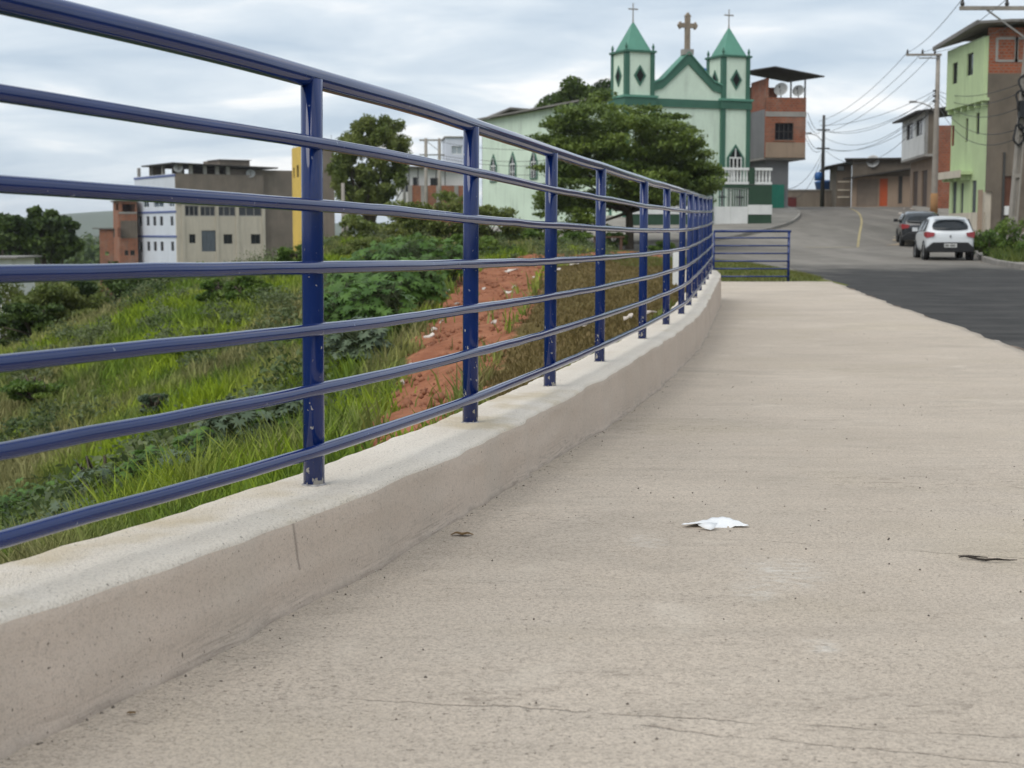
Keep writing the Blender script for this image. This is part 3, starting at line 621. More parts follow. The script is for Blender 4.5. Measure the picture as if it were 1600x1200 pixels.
M_yell = plain('yellow_render', (.72, .48, .09), .7, .10, .8, stain=.3); M_dgreen = plain('dark_green_paint', (.024, .062, .034), .5, .15, 2); M_lime = plain('lime_green_render', (.50, .61, .34), .75, .14, .6, stain=.6)
M_mint = plain('pale_mint_render', (.68, .80, .66), .7, .09, .5, stain=.5); M_teal = plain('jade_green_paint', (.05, .145, .10), .6, .12, 1, stain=.2); M_spire = plain('jade_roof_paint', (.105, .28, .205), .55, .12, 1, stain=.25)
M_tealdoor = plain('teal_sheet_gate', (.02, .20, .14), .5, .15, 2); M_orange = plain('orange_gate_paint', (.52, .10, .03), .5, .12, 2); M_wood = plain('grey_pole_concrete', (.30, .27, .235), .9, .2, 2, stain=.4)
M_black = plain('black_plastic', (.014, .014, .015), .5, .2, 4); M_dish = plain('dish_enamel', (.48, .48, .47), .5, .12, 3); M_blueplastic = plain('blue_tank_plastic', (.02, .10, .30), .4, .12, 2); M_tan = plain('tan_wall_paint', (.32, .235, .17), .85, .15, .7, stain=.5)
def dish(parent_bld, loc, dirv, r, label, group='satellite dishes on the houses'):
    d = Vector(dirv).normalized(); o = empty('satellite_dish', loc, 0, label, 'satellite dish', group)
    m = MB(); prof = [(0.001, -.18*r), (r*.35, -.15*r), (r*.7, -.06*r), (r, .08*r), (r*.985, .10*r), (r*.7, -.035*r), (r*.35, -.125*r), (.001, -.15*r)]
    m.lathe(prof, seg=20); b = m.build('reflector', M_dish, o, True); b.rotation_euler = d.to_track_quat('Z', 'Y').to_euler(); b.location = (0, 0, r*1.15)
    c = Vector((0, 0, r*1.15)); MB().tube([c + d*-.14*r, c - d*.25*r - Vector((0,0,.3*r)), (0, 0, -.05)], .03, 6).build('bracket', M_dkframe, o)
    MB().tube([c - Vector((0,0,r*.85)), c + d*r*.8], .015, 5).build('feed_arm', M_dkframe, o); MB().lathe([(.05, -.05), (.05, .06)], c + d*r*.8, 8).build('feed_horn', M_dkframe, o); return o
M_openshade = plain('painted_opening_shade', (.008, .008, .008), .9, .1)  # black colour stands in for the shade inside open windows
# ---- church -------------------------------------------------------
ch = Bld('church', 'pale mint church with two jade spired towers and gable cross', 'church', 976, 356, 80, 23, zb=.2)
W = ch.S('f', 1169); TW = 1.68; Z = lambda py, t=0: ch.Z('f', t, py)
zc, zg_, zt = 7.85, 8.35, 10.2; zs_ = 10.28; NL = 20.3; xr0 = W - TW
def diamond(name, face, ca, cz, hw, hh, o, t0, t1, mat, parent=None):
    f = ch.mp(face, o, 0); pts = [f(ca-hw, t0, cz), f(ca, t0, cz-hh), f(ca+hw, t0, cz), f(ca, t0, cz+hh)]
    q = f(0, t1-t0, 0); q0 = f(0, 0, 0); return MB().prism(pts, Vector(q)-Vector(q0)).build(name, mat, parent or ch.r)
def pointed(face, ca, z0, z1, hw, o, mat_f, pane, frame2, bars=2):
    """pointed church window: jade surround, white glazing bars, dark glass"""
    f = ch.mp(face, o, 0); zsprg = z1 - hw*1.35
    def ring(e): return [(ca-hw-e, z0-e*.5), (ca-hw-e, zsprg), (ca-hw*.55-e*.8, zsprg+(z1-zsprg)*.55), (ca, z1+e*1.4), (ca+hw*.55+e*.8, zsprg+(z1-zsprg)*.55), (ca+hw+e, zsprg), (ca+hw+e, z0-e*.5)]
    a, b = ring(.13), ring(0); m = MB(); k = len(a)
    vv = [f(x, -.06, z) for x, z in a] + [f(x, -.06, z) for x, z in b] + [f(x, .02, z) for x, z in a] + [f(x, .02, z) for x, z in b]
    m.add(vv, [(i, (i+1)%k, k+(i+1)%k, k+i) for i in range(k)] + [(2*k+i, 2*k+(i+1)%k, (i+1)%k, i) for i in range(k)] + [(k+i, k+(i+1)%k, 3*k+(i+1)%k, 3*k+i) for i in range(k)])
    w_ = m.build('window', mat_f, ch.r)
    MB().add([f(x, -.012, z) for x, z in b], [tuple(range(k))]).build('pane', pane, w_)
    m = MB()
    def bb(x0, x1, q0, q1, t0=-.045, t1=-.014):
        p, q = f(x0, t0, q0), f(x1, t1, q1); m.box(p[0], q[0], p[1], q[1], p[2], q[2])
    for i in range(bars+2):
        c = lerp(ca-hw+.03, ca+hw-.03, i/(bars+1)); bb(c-.035, c+.035, z0, zsprg)
    bb(ca-hw, ca+hw, zsprg-.05, zsprg+.03, -.05, -.016); bb(ca-.03, ca+.03, zsprg+.03, z1-.05, -.047, -.018); bb(ca-hw, ca+hw, lerp(z0, zsprg, .5)-.025, lerp(z0, zsprg, .5)+.025, -.048, -.017)
    m.build('glazing_bars', frame2, w_)
cenm = W/2
# body: facade, nave walls, roof
ch.panel('f', xr0, 0, zc, [], M_mint, (0, .12), .25, 'facade_wall', a0=TW)
ga = [(TW, .12, zc), (xr0, .12, zc), (xr0, .12, zg_), (cenm, .12, 10.05), (TW, .12, zg_)]
MB().prism(ga, (0, .25, 0)).build('gable_wall', M_mint, ch.r)
for sx, x0 in ((1, TW), (-1, xr0)):                   # raking jade bands with a small flare at the eaves
    xm = x0 + sx*.55; pts = [(x0, .03, zg_ - .12), (xm, .03, zg_ + .02), (cenm, .03, 9.72), (cenm, .03, 10.33), (xm, .03, zg_ + .50), (x0, .03, zg_ + .30)]
    MB().prism(pts, (0, .42, 0)).build('raking_cornice', M_teal, ch.r)
    MB().prism([(x0, -.04, zg_+.30), (xm, -.04, zg_+.50), (cenm, -.04, 10.33), (cenm, -.04, 10.40), (xm, -.04, zg_+.57), (x0, -.04, zg_+.37)], (0, .6, 0)).build('coping', M_spire, ch.r)
ch.box('cornice_band', TW, xr0, .02, .118, 7.42, zc, M_teal)
ch.panel('l', NL, -2, 8.0, [], M_mint, (0.02, 0), .25, 'nave_wall', a0=TW)
ch.panel('r', NL, 0, 8.0, [], M_mint, (W-.02, 0), .25, 'nave_wall', a0=TW)
ch.panel('b', W-.3, -2, 8.0, [], M_mint, (0, NL), .25, 'nave_wall', a0=.3)
MB().prism([(.3, NL-.25, 8.0), (W-.3, NL-.25, 8.0), (cenm, NL-.25, 8.55)], (0, .22, 0)).build('rear_gable', M_mint, ch.r)
for sx in (0, 1):
    xe, e = (-.45, -1) if sx == 0 else (W+.45, 1)
    MB().prism([(xe, TW+.02, 7.98), (cenm, TW+.02, 8.55), (cenm, TW+.02, 8.65), (xe, TW+.02, 8.08)], (0, NL-TW+.25, 0)).build('roof', M_fib, ch.r)
ch.box('dado', -.035, .017, TW+.01, NL+.02, -2, 1.08, M_teal)
for L_ in (5.5, 8.7, 11.95, 15.2, 18.35): pointed('l', L_, 4.0, 5.55, .42, (0.018, 0), M_teal, glass(), M_white, 1)
ch.fb('vent', 'l', 18.1, 18.6, -.02, .016, 1.9, 2.15, M_dkframe, (.018, 0))
# towers
for tx in (0, xr0):
    tw = empty('tower', (tx, 0, 0)); tw.parent = ch.r
    def tb(nm, x0, x1, y0, y1, z0, z1, mt): return MB().box(x0, x1, y0, y1, z0, z1).build(nm, mt, tw)
    tb('lower_shaft', -.02, TW+.02, -.02, TW+.02, -1, 7.42, M_mint); tb('upper_shaft', .02, TW-.02, .02, TW-.02, zc+.12, zt, M_mint)
    tb('ledge', -.12, TW+.12, -.12, TW+.12, 7.42, zc, M_teal); tb('ledge_cap', -.18, TW+.18, -.18, TW+.18, zc, zc+.12, M_spire)
    pw = .25
    for cx in (0, 1):
        for cy in (0, 1):
            x0 = -.07 if cx == 0 else TW+.07-pw; y0 = -.07 if cy == 0 else TW+.07-pw
            tb('pilaster', x0, x0+pw, y0, y0+pw, -1, 7.418, M_teal); x0 = -.03 if cx == 0 else TW+.03-pw; y0 = -.03 if cy == 0 else TW+.03-pw
            tb('pilaster', x0, x0+pw, y0, y0+pw, zc+.122, zt-.002, M_teal)
            fx, fy = (.04 if cx == 0 else TW-.04), (.04 if cy == 0 else TW-.04)
            MB().lathe([(.07, zt+.1), (.05, zt+.2), (.085, zt+.29), (.06, zt+.37), (.015, zt+.5)], (fx, fy, 0), 8).build('finial', M_teal, tw)
    tb('cornice', -.1, TW+.1, -.1, TW+.1, zt, zt+.11, M_teal)
    c = TW/2; hb = TW/2 - .12; zb_ = zt + .11
    MB().add([(c-hb, c-hb, zb_), (c+hb, c-hb, zb_), (c+hb, c+hb, zb_), (c-hb, c+hb, zb_), (c, c, zb_+1.62)], [(0,1,4), (1,2,4), (2,3,4), (3,0,4), (3,2,1,0)]).build('spire', M_spire, tw)
    MB().lathe([(.055, zb_+1.5), (.035, zb_+1.75), (.03, zb_+2.55)], (c, c, 0), 8).build('cross_shaft', M_conc, tw); tb('cross_arm', c-.28, c+.28, c-.03, c+.03, zb_+2.2, zb_+2.27, M_conc)
    for face, o in (('f', (tx, .019)), ('l', (tx+.019, 0)), ('r', (tx+TW-.019, 0))):
        dm = diamond('diamond_window', face, c, 9.0, .36, .56, o, -.05, .0, M_teal); diamond('pane', face, c, 9.0, .23, .38, o, -.056, -.04, M_openshade, dm)  # inner diamond is a black sheet painted as the dark interior, not glass
pointed('f', xr0 + TW/2, 3.55, 5.35, .40, (0, -.021), M_teal, glass(), M_white, 2); pointed('f', TW/2, 3.55, 5.35, .40, (0, -.021), M_teal, glass(), M_white, 2)
m = MB(); cz = 10.33; cy = .2; m.box(cenm-.13, cenm+.13, cy-.09, cy+.09, cz+.18, cz+1.92); 
for px_, pz_ in ((cenm-.46, cz+1.43), (cenm+.46, cz+1.43)): m.add([(px_, cy-.1, pz_-.2), (px_+.13, cy-.1, pz_), (px_, cy-.1, pz_+.2), (px_-.13, cy-.1, pz_), (px_, cy+.1, pz_-.2), (px_+.13, cy+.1, pz_), (px_, cy+.1, pz_+.2), (px_-.13, cy+.1, pz_)], [(0,1,2,3), (7,6,5,4), (0,4,5,1), (1,5,6,2), (2,6,7,3), (3,7,4,0)])
m.box(cenm-.46, cenm+.46, cy-.085, cy+.085, cz+1.31, cz+1.55); m.add([(cenm-.19, cy-.09, cz+1.9), (cenm+.19, cy-.09, cz+1.9), (cenm, cy-.09, cz+2.12), (cenm-.19, cy+.09, cz+1.9), (cenm+.19, cy+.09, cz+1.9), (cenm, cy+.09, cz+2.12)], [(0,1,2), (5,4,3), (0,3,4,1), (1,4,5,2), (2,5,3,0)])
m.build('gable_cross', plain('weathered_stone', (.30, .24, .18), .9, .25, 3), ch.r); ch.box('cross_pedestal', cenm-.28, cenm+.28, cy-.22, cy+.22, cz-.12, cz+.18, M_conc)
# ---- church fence wall with gate -----------------------------------
fw = Bld('church_fence_wall', 'dark green and white church fence wall with balusters beside the gate', 'wall', 1170, 357, 75.5, 14, zb=float(road_z(75.5))+.05)
gxl = fw.S('f', 1115.5); xR = fw.S('f', 1207); xL = fw.S('f', 985)
zz = lambda py: fw.Z('f', 0, py)
for a0, a1, nm in ((0.0, xR, 'r'), (xL, gxl, 'l')):
    fw.fb('lower_wall', 'f', a0, a1, 0, .18, -1.2, zz(335), M_dgreen); fw.fb('white_band', 'f', a0-.01, a1+.01, -.03, .21, zz(335), zz(320), M_white)
    if nm == 'r': fw.fb('upper_wall', 'f', a0, a1, 0, .18, zz(320), zz(289), M_dgreen)
fw.fb('lintel', 'f', gxl-.2, 0, 0, .18, zz(294), zz(288), M_dgreen); fw.fb('pier', 'f', -.02, .25, -.05, .23, zz(288), zz(262), M_dgreen)
fw.fb('pier', 'f', gxl-.22, gxl-.002, -.05, .23, -1.2, zz(288), M_dgreen)
for a0, a1 in ((gxl-.1, -.03), (.27, xR)):
    fw.fb('rail', 'f', a0, a1, .0, .18, zz(288), zz(284), M_white); fw.fb('rail', 'f', a0, a1, -.02, .2, zz(266), zz(262), M_white); k = int((a1-a0)/.16)
    for i in range(k):
        c = lerp(a0, a1, (i+.5)/k); m = MB(); f0, f1 = zz(284), zz(266); h = f1-f0
        m.lathe([(.04, f0), (.06, f0+h*.25), (.035, f0+h*.6), (.055, f1)], (c, .09, 0), 6); m.build('baluster', M_white, fw.r)
fw.fb('side_wall', 'f', xR-.18, xR, .2, 5.5, -1.2, zz(289), M_dgreen)
gt = empty('church_gate', tuple(fw.r.matrix_basis @ Vector((gxl, .08, 0))), fw.yaw, 'white ribbed metal double gate with dark crosses in its upper grille', 'gate')
gw = -gxl; g0, g1, g2 = zz(358), zz(323), zz(295)
for k in range(2):
    a0, a1 = lerp(.02, gw-.02, k/2)+.008, lerp(.02, gw-.02, (k+1)/2)-.008; m = MB(); leaf = MB().box(a0, a1, 0, .03, g0, g1).build('gate_leaf', M_white, gt)
    for i in range(7):
        c = lerp(a0, a1, (i+.5)/7); MB().box(c-.035, c+.035, -.02, -.001, g0+.03, g1-.03).build('rib', M_white, leaf)
    for i in range(8):
        c = lerp(a0+.02, a1-.02, i/7); MB().box(c-.012, c+.012, .004, .028, g1, g2).build('bar', M_white, leaf)
    MB().box(a0, a1, 0, .032, g2, g2+.05).build('top_rail', M_white, leaf); c = (a0+a1)/2
    m = MB(); m.box(c-.03, c+.03, -.03, -.006, g1+.02, g2-.03); m.box(c-.2, c+.2, -.034, -.008, lerp(g1, g2, .5), lerp(g1, g2, .5)+.06); m.build('cross', M_black, leaf)
st_ = MB(); st_.box(gxl-.1, .1, -.8, -.02, -1.0, zz(358)-.01); st_.box(gxl-.2, .2, -1.4, -.8, -1.0, zz(358)-.2); so_ = st_.build('gate_steps', M_conc, None); so_.location = fw.O; so_.rotation_euler = (0, 0, fw.yaw); tag(so_, 'grey cement steps in front of the white church gate', 'steps')
# ---- brick house right of the church ---------------------------------
bh = Bld('brick_house', 'unfinished red brick house with dark sheet roof beside the church', 'house', 1194, 325, 90, 8, zb=2.2)
zb = lambda py: bh.Z('f', 0, py); x2 = bh.S('f', 1258); D = 5.5; wn = bh.rect('f', 1210, 192, 1239, 219)
bh.panel('f', x2, zb(212) if False else zb(246), zb(174), [wn], M_brick, (0, 0)); bh.window('f', wn, frame=M_dkframe, bars=3, rail=True, sill=M_brick2)
bh.fb('render_patch', 'f', .02, x2-.02, -.025, -.002, zb(246), zb(222), M_tan); bh.fb('floor_beam', 'f', -.02, x2+.02, -.03, -.003, zb(182), zb(174), M_conc)
bh.panel('f', x2, zb(174), zb(152), [], M_brick, (0, .01), .16, 'terrace_wall'); bh.panel('r', D, zb(246), zb(152), [], M_brick, (x2-.005, .0), .16, a0=.19)
bh.box('floor_slab', -.05, x2+.06, .1, D+.05, zb(249), zb(246), M_conc); bh.box('floor_slab', .18, x2-.2, .2, D, zb(176), zb(174), M_conc)
xl = bh.S('l', 1174); xl = min(max(xl, 3), 6.5)
bh.panel('l', xl, zb(246), zb(170), [], M_grey, (.0, 0), .16, 'side_wall', a0=.19); bh.panel('l', xl, zb(170), zb(122), [], M_brick, (0, 0), .16, 'side_wall', a0=.0)
bh.panel('b', x2, zb(325)-2, zb(122), [], M_brick, (0, D+.2), .16, 'rear_wall')
bh.panel('f', bh.S('f', 1231), zb(335), zb(249), [], M_grey, (.25, .6), .2, 'ground_floor_wall'); bh.panel('l', 5, zb(335), zb(249), [], M_grey, (.25, .6), .16, 'ground_floor_wall', a0=.21)
bh.panel('r', 5, zb(335), zb(249), [], M_grey, (.25+bh.S('f', 1231), .6), .16, 'ground_floor_wall', a0=.21)
gg = bh.rect('f', 1208, 288, 1230, 321); d_ = bh.fb('street_gate', 'f', gg[0], gg[1], .45, .5, gg[2]-.4, gg[3], M_tealdoor)
for i in range(5): c = lerp(gg[0], gg[1], (i+.5)/5); bh.fb('rib', 'f', c-.03, c+.03, .42, .449, gg[2]-.3, gg[3]-.05, M_tealdoor, parent=d_)
for px_ in (1197, 1235, 1257): c = bh.S('f', px_); bh.box('terrace_post', c-.06, c+.02, .05, .13, zb(152), zb(124), M_dkframe)
r0 = [(bh.S('l', 1170)*0 - .9, -.5, zb(112)), (.3, -.7, zb(107)), (x2+.85, -.7, zb(121)), (x2+.85, D+.5, zb(112)), (.3, D+.5, zb(98)), (-.9, D+.5, zb(104))]
MB().add(r0 + [(x, y, z+.07) for x, y, z in r0], [(5,4,1,0), (4,3,2,1), (6,7,10,11), (7,8,9,10), (0,1,7,6), (1,2,8,7), (2,3,9,8), (3,4,10,9), (4,5,11,10), (5,0,6,11)]).build('roof', M_roof, bh.r)
for px_ in (1219, 1246):
    c = bh.r.matrix_basis @ Vector((bh.S('f', px_), .08, zb(152))); dish(bh, c, (-.5, -1, .45), .42 if px_ == 1219 else .36, 'pale satellite dish on the brick terrace wall, ' + ('towards the church' if px_ == 1219 else 'at the street end'))
tk = Bld('tank_tower', 'bare cement tower block behind the church carrying a water tank', 'tower', 1090, 128, 93, 10, zb=1.5); x2 = tk.S('f', 1110)
tk.panel('f', x2, 0, tk.Z('f', 0, 131), [], M_conc, (0, 0), .15); tk.panel('l', 2.2, 0, tk.Z('f', 0, 131), [], M_conc, (0, 0), .15, a0=.16); tk.panel('r', 2.2, 0, tk.Z('f', 0, 131), [], M_conc, (x2, 0), .15, a0=.16); tk.box('top_slab', -.1, x2+.1, -.1, 2.3, tk.Z('f', 0, 131), tk.Z('f', 0, 128), M_conc)
def tank(name, loc, r, h, label, cat='water tank'):
    o = MB().lathe([(r*.86, 0), (r, h*.7), (r*1.04, h*.72), (r*1.04, h*.78), (r*.8, h*.9), (r*.25, h), (.001, h)], seg=20).build(name, M_blueplastic, None, True); o.location = loc; return tag(o, label, cat)
tank('water_tank', tk.r.matrix_basis @ Vector((x2*.62, .9, tk.Z('f', 0, 128))), .62, .95, 'blue plastic water tank behind the church tower')
# ---- left town -------------------------------------------------------
tn = Bld('apartment_block', 'white and cream apartment block with open roof terrace on the hillside', 'building', 277, 401, 160, 32.4, zb=-7.3)
Lw = tn.S('l', 209); Lb = tn.S('f', 411); Lc = tn.S('f', 470); zt_ = lambda py: tn.Z('f', 0, py)
lw = [tn.rect('l', *r) for r in ((222,307,231,324),(238,306,254,324),(262,306,271,323))]; ln = []
for x in (217, 229, 239.3, 250, 266.5): ln += [tn.rect('l', x-2.4, 338, x+2.4, 352.5), tn.rect('l', x-2.4, 377.5, x+2.4, 392)]
tn.panel('l', Lw, 0, zt_(271), lw + ln, M_whitewash, (0, 0), .25, 'white_wall', a0=.26)
for h in lw: tn.window('l', h, frame=M_white, pane=glass('blue_glass', (.03, .06, .09)), bars=1)
for h in ln: tn.window('l', h, frame=M_dkframe, bars=0)
for py in (329, 368, 272): tn.fb('blue_string_course', 'l', .0, Lw, -.06, -.003, zt_(py)-.22, zt_(py), M_blue)
bw = [tn.rect('f', *r) for r in ((287,321,309,338),(311,322,335,338),(339,322,367,338),(371,322,408,338))]; sm_ = [tn.rect('f', *r) for r in ((293,366,303,380),(347,366,361,381),(390,366,405,381))]; dr = tn.rect('f', 312.5, 360, 335, 393)
tn.panel('f', Lb, 0, zt_(312), bw + sm_ + [dr], M_beige, (0, 0), .25, 'cream_wall'); tn.panel('f', Lb, zt_(312), zt_(271), [], M_brown2, (0, .01), .24, 'bare_wall')
for h in bw: tn.window('f', h, frame=M_conc, bars=2, fw=.1)
for h in sm_: tn.window('f', h, frame=M_dkframe, bars=1)
tn.door('f', dr, plain('grey_blue_door', (.10, .12, .14), .5), slats=4)
for px_ in (284, 337, 369, 410): c = tn.S('f', px_); tn.fb('pilaster', 'f', c-.18, c+.18, -.1, -.003, 0, zt_(318), M_beige)
tn.fb('string_course', 'f', 0, Lb+.1, -.14, -.004, zt_(318), zt_(314), M_beige)
tn.panel('f', Lc, 0, zt_(264), [], M_brown2, (0, .6), .24, 'bare_wall', a0=Lb+.003)
tn.panel('r', Lw, 0, zt_(264), [], M_brown2, (Lc, .6), .24, 'bare_wall', a0=.25); tn.panel('b', Lc, 0, zt_(271), [], M_brown2, (0, Lw), .24, 'bare_wall', a0=.3)
tn.box('roof_slab', .26, Lc-.26, .9, Lw-.26, zt_(274), zt_(272.5), M_conc)
for px_ in (279, 296, 318, 337, 354): c = tn.S('f', px_); tn.box('terrace_column', c, c+.38, .05, .4, zt_(271), zt_(256), M_conc)
for px_ in (214, 233, 252): c = tn.S('l', px_); tn.box('terrace_column', .05, .35, c-.15, c+.2, zt_(271), zt_(256), M_conc)
tn.panel('b', Lb, zt_(271), zt_(256), [(1.5, 2.6, zt_(268), zt_(259)), (4, 5, zt_(268), zt_(259))], M_brown, (0, Lw*.62), .2, 'terrace_back_wall'); xq = tn.S('f', 355); tn.panel('f', Lc-.25, zt_(271), zt_(262), [], M_brown2, (0, .62), .2, 'terrace_wall', a0=xq)
rf = MB().prism([(-.5, -.6, zt_(256)), (Lb+1.5, -.6, zt_(260)), (Lb+1.5, -.6, zt_(258)), (-.5, -.6, zt_(254))], (0, Lw*.75, 0)).build('terrace_roof', M_roof, tn.r)
x0_, x1_ = tn.S('f', 357), tn.S('f', 404); tn.panel('f', x1_, zt_(262), zt_(246), [], M_brown, (0, 2.5), .2, 'tank_room', a0=x0_); tn.panel('l', 5, zt_(262), zt_(246), [], M_brown, (x0_, 2.5), .2, 'tank_room', a0=.21); tn.box('tank_room_roof', x0_-.15, x1_+.15, 2.35, 6, zt_(246), zt_(245), M_conc)
for px_, py_, lb in ((268, 271, 'small satellite dish on the roof terrace corner of the white block'), (391, 277, 'small satellite dish on the bare cement wall of the cream block')):
    c = tn.r.matrix_basis @ Vector((tn.S('f', max(px_, 278)) + .05, .12, zt_(py_))); dish(tn, c + Vector((0, 0, .0)), (.2, -1, .5), .5, lb)
b2 = Bld('brick_house', 'narrow three storey brick house next to the white apartment block', 'house', 187, 400, 168, 20, zb=-7.3)
z2 = lambda py: b2.Z('f', 0, py); Lf = b2.S('f', 212); Ll = 6.5; hl = [b2.rect('l', *r) for r in ((173,357,176,371),(181,356,185,371),(178,318,183,329))]
hf = [b2.rect('f', 189, 319, 210, 331), b2.rect('f', 191, 391, 197, 399), b2.rect('f', 200, 391, 207, 399)]
b2.panel('f', Lf, 0, z2(314), hf, M_brick2); b2.panel('l', Ll, 0, z2(314), hl, M_brick2, a0=.19)
b2.fb('floor_beam', 'f', 0, Lf, -.06, -.003, z2(334), z2(331), M_conc); b2.fb('render_patch', 'f', .2, Lf, -.03, -.003, z2(372), z2(345), M_brown)
b2.panel('b', Lf, 0, z2(314), [], M_brick2, (0, Ll), a0=.19); b2.panel('r', Ll, 0, z2(314), [], M_brick2, (Lf, 0), a0=.19); b2.box('roof', -.3, Lf+.2, -.3, Ll, z2(314), z2(312), M_fib); b2.box('floor', .2, Lf-.2, .2, Ll-.2, z2(333), z2(331.5), M_conc)
for h in hl[:2]: b2.window('l', h, bars=0)
for h in hf[1:]: b2.window('f', h, bars=1)
b3 = Bld('brick_shed', 'low brick house behind the narrow brick house, pale roof edge', 'house', 156, 398, 185, 10, zb=-7.3); z3 = lambda py: b3.Z('f', 0, py); L3 = b3.S('f', 178)
b3.panel('f', L3, 0, z3(358), [b3.rect('f', 160, 393, 166, 399)], M_brick2); b3.panel('l', 5, 0, z3(358), [], M_brick2, a0=.19); b3.panel('r', 5, 0, z3(358), [], M_brick2, (L3, 0), a0=.19); b3.box('roof', -.8, L3, -.3, 5, z3(358), z3(356), M_fib)
b4 = Bld('yellow_house', 'tall yellow house beside the bare grey wall', 'house', 477, 330, 125, 18, zb=-7.3); z4 = lambda py: b4.Z('f', 0, py); Ly = b4.S('l', 456); Lg = b4.S('f', 522)
yh = [b4.rect('l', *r) for r in ((457.5,262,460,278),(463,258,466.5,277))]
b4.panel('l', max(Ly, 4), 0, z4(226), yh, M_yell, (0, 0), a0=.0); b4.panel('f', Lg, 0, z4(232), [], M_brown2, (.0, 0), a0=.19); b4.panel('r', 6, 0, z4(232), [], M_brown2, (Lg, 0), a0=.19); b4.box('roof', .2, Lg-.1, .2, 6, z4(236), z4(234), M_conc)
for h in yh: b4.window('l', h, bars=0)
for px_ in (458, 462, 470): c = b4.S('l', px_); b4.box('steel_rod', .04, .07, c, c+.03, z4(226), z4(204), M_dkframe)
for px_ in (500, 518): c = b4.S('f', px_); b4.box('steel_rod', c, c+.03, .05, .08, z4(232), z4(210), M_dkframe)
b5 = Bld('hill_house', 'white house with terrace posts above a red brick retaining wall', 'house', 622, 320, 108, 6, zb=-3.5); z5 = lambda py: b5.Z('f', 0, py); L5 = b5.S('f', 728); xb = b5.S('f', 638)
b5.panel('f', L5, 0, z5(290), [], M_brick2, (0, -.5), .25, 'brick_wall', a0=xb)
for px_ in (640, 660, 684, 712): c = b5.S('f', px_); b5.box('wall_column', c-.15, c+.15, -.58, -.501, 0, z5(290), M_conc)
wn = [b5.rect('f', 627, 285, 638, 300), b5.rect('f', 645, 277, 652, 294), b5.rect('f', 672, 278, 684, 295)]
b5.panel('f', L5, 0, z5(263), wn, M_white); b5.panel('l', 6, 0, z5(263), [], M_white, a0=.19); b5.panel('r', 6, 0, z5(263), [], M_white, (L5, 0), a0=.19)
for h in wn: b5.window('f', h, bars=1)
b5.box('roof', -.3, L5+.1, -.6, 6, z5(262), z5(260), M_fib)
for px_ in (626, 638, 652, 680, 694): c = b5.S('f', px_); b5.box('terrace_post', c, c+.07, -.45, -.38, z5(290), z5(262), M_dkframe)
x0_ = b5.S('f', 698); tw_ = b5.rect('f', 707, 227, 724, 240); b5.panel('f', L5, z5(260), z5(213), [tw_], M_whitewash, (0, 1.0), .2, 'upper_wall', a0=x0_); b5.panel('l', 4.5, z5(260), z5(213), [], M_whitewash, (x0_, 1.0), .2, 'upper_wall', a0=.21); b5.panel('r', 4.5, z5(260), z5(213), [], M_whitewash, (L5, 1.0), .2, 'upper_wall', a0=.21); b5.window('f', tw_, (0, 1.0), frame=M_white, pane=glass('pale_glass', (.35, .40, .43)), bars=1); b5.box('upper_roof', x0_-.1, L5+.1, .9, 5.5, z5(213), z5(211), M_conc)
b6 = Bld('rooftop_house', 'grey house with two sloped sheet roofs behind the church nave', 'house', 777, 200, 112, 12, zb=2); z6 = lambda py: b6.Z('f', 0, py); L6 = b6.S('f', 880)
b6.panel('f', L6, 0, z6(184), [b6.rect('f', 781, 186, 793, 192)], M_grey); b6.panel('l', 6, 0, z6(184), [], M_grey, a0=.19); b6.panel('r', 6, 0, z6(184), [], M_grey, (L6, 0), a0=.19); xa, xb_ = b6.S('f', 838), b6.S('f', 795)
for (a, b, pa, pb) in ((-.3, xb_, 183, 171), (xb_, xa, 171, 174), (xa, L6+.3, 176, 160)):
    MB().prism([(a, -.6, z6(pa)), (b, -.6, z6(pb)), (b, -.6, z6(pb)+.14), (a, -.6, z6(pa)+.14)], (0, 7, 0)).build('roof', M_fib, b6.r)
b7 = Bld('white_house', 'low white house among bushes at the foot of the hill', 'house', -70, 450, 66, 4, zb=-7.3); L7 = b7.S('f', 13); z7 = lambda py: b7.Z('f', 0, py)
b7.panel('f', L7, 0, z7(404), [(.8, 1.4, 4.8, 5.7)], M_white); b7.panel('r', 4, 0, z7(404), [], M_white, (L7, 0), a0=.19); b7.panel('l', 4, 0, z7(404), [], M_white, a0=.19); b7.box('roof', -.3, L7+.3, -.4, 4.3, z7(404), z7(401.5), M_fib); b7.window('f', (.8, 1.4, 4.8, 5.7))
# ---- right-hand side of the street ------------------------------------
g1 = Bld('green_house', 'tall lime green house with a bare brick and cement side wall', 'house', 1529, 365, 70, 0, zb=.55); zg1 = lambda py: g1.Z('f', 0, py)
Lg = 5.9; o_up = (-.0, 0); zk = lambda s, py: g1.Z('l', s, py)
up = [(lambda r: r)(g1.rect('l', 1484, 98, 1492, 131)), g1.rect('l', 1506, 83, 1516, 118)]
def lrect(x0, y0, x1, y1): return g1.rect('l', x0, y0, x1, y1, (.3, 0))
lo = [lrect(1486,196,1490,228), lrect(1523,176,1528.5,210), lrect(1507,185,1511,222)]
gr = [lrect(1489,284,1496,345), lrect(1502,286,1507,345), lrect(1519,282,1527,350)]
zsl = zk(2, 158); zrf = zk(0, 44)
g1.panel('l', Lg, zsl, zrf-.35, up, M_lime, (0, 0), .2, 'upper_wall', a0=.0)
for h in up: g1.window('l', h, bars=0)
g1.panel('l', Lg, 0, zsl, lo + gr, M_lime, (.3, 0), .2, 'street_wall', a0=.203)
for h in lo: g1.window('l', h, (.3, 0), bars=0)
for h in gr: g1.door('l', h, plain('grey_shutter', (.10, .115, .12), .5), (.3, 0), slats=3)
g1.fb('base_band', 'l', 0.01, Lg, -.015, -.002, 0, 1.35, M_beige, (.3, 0))
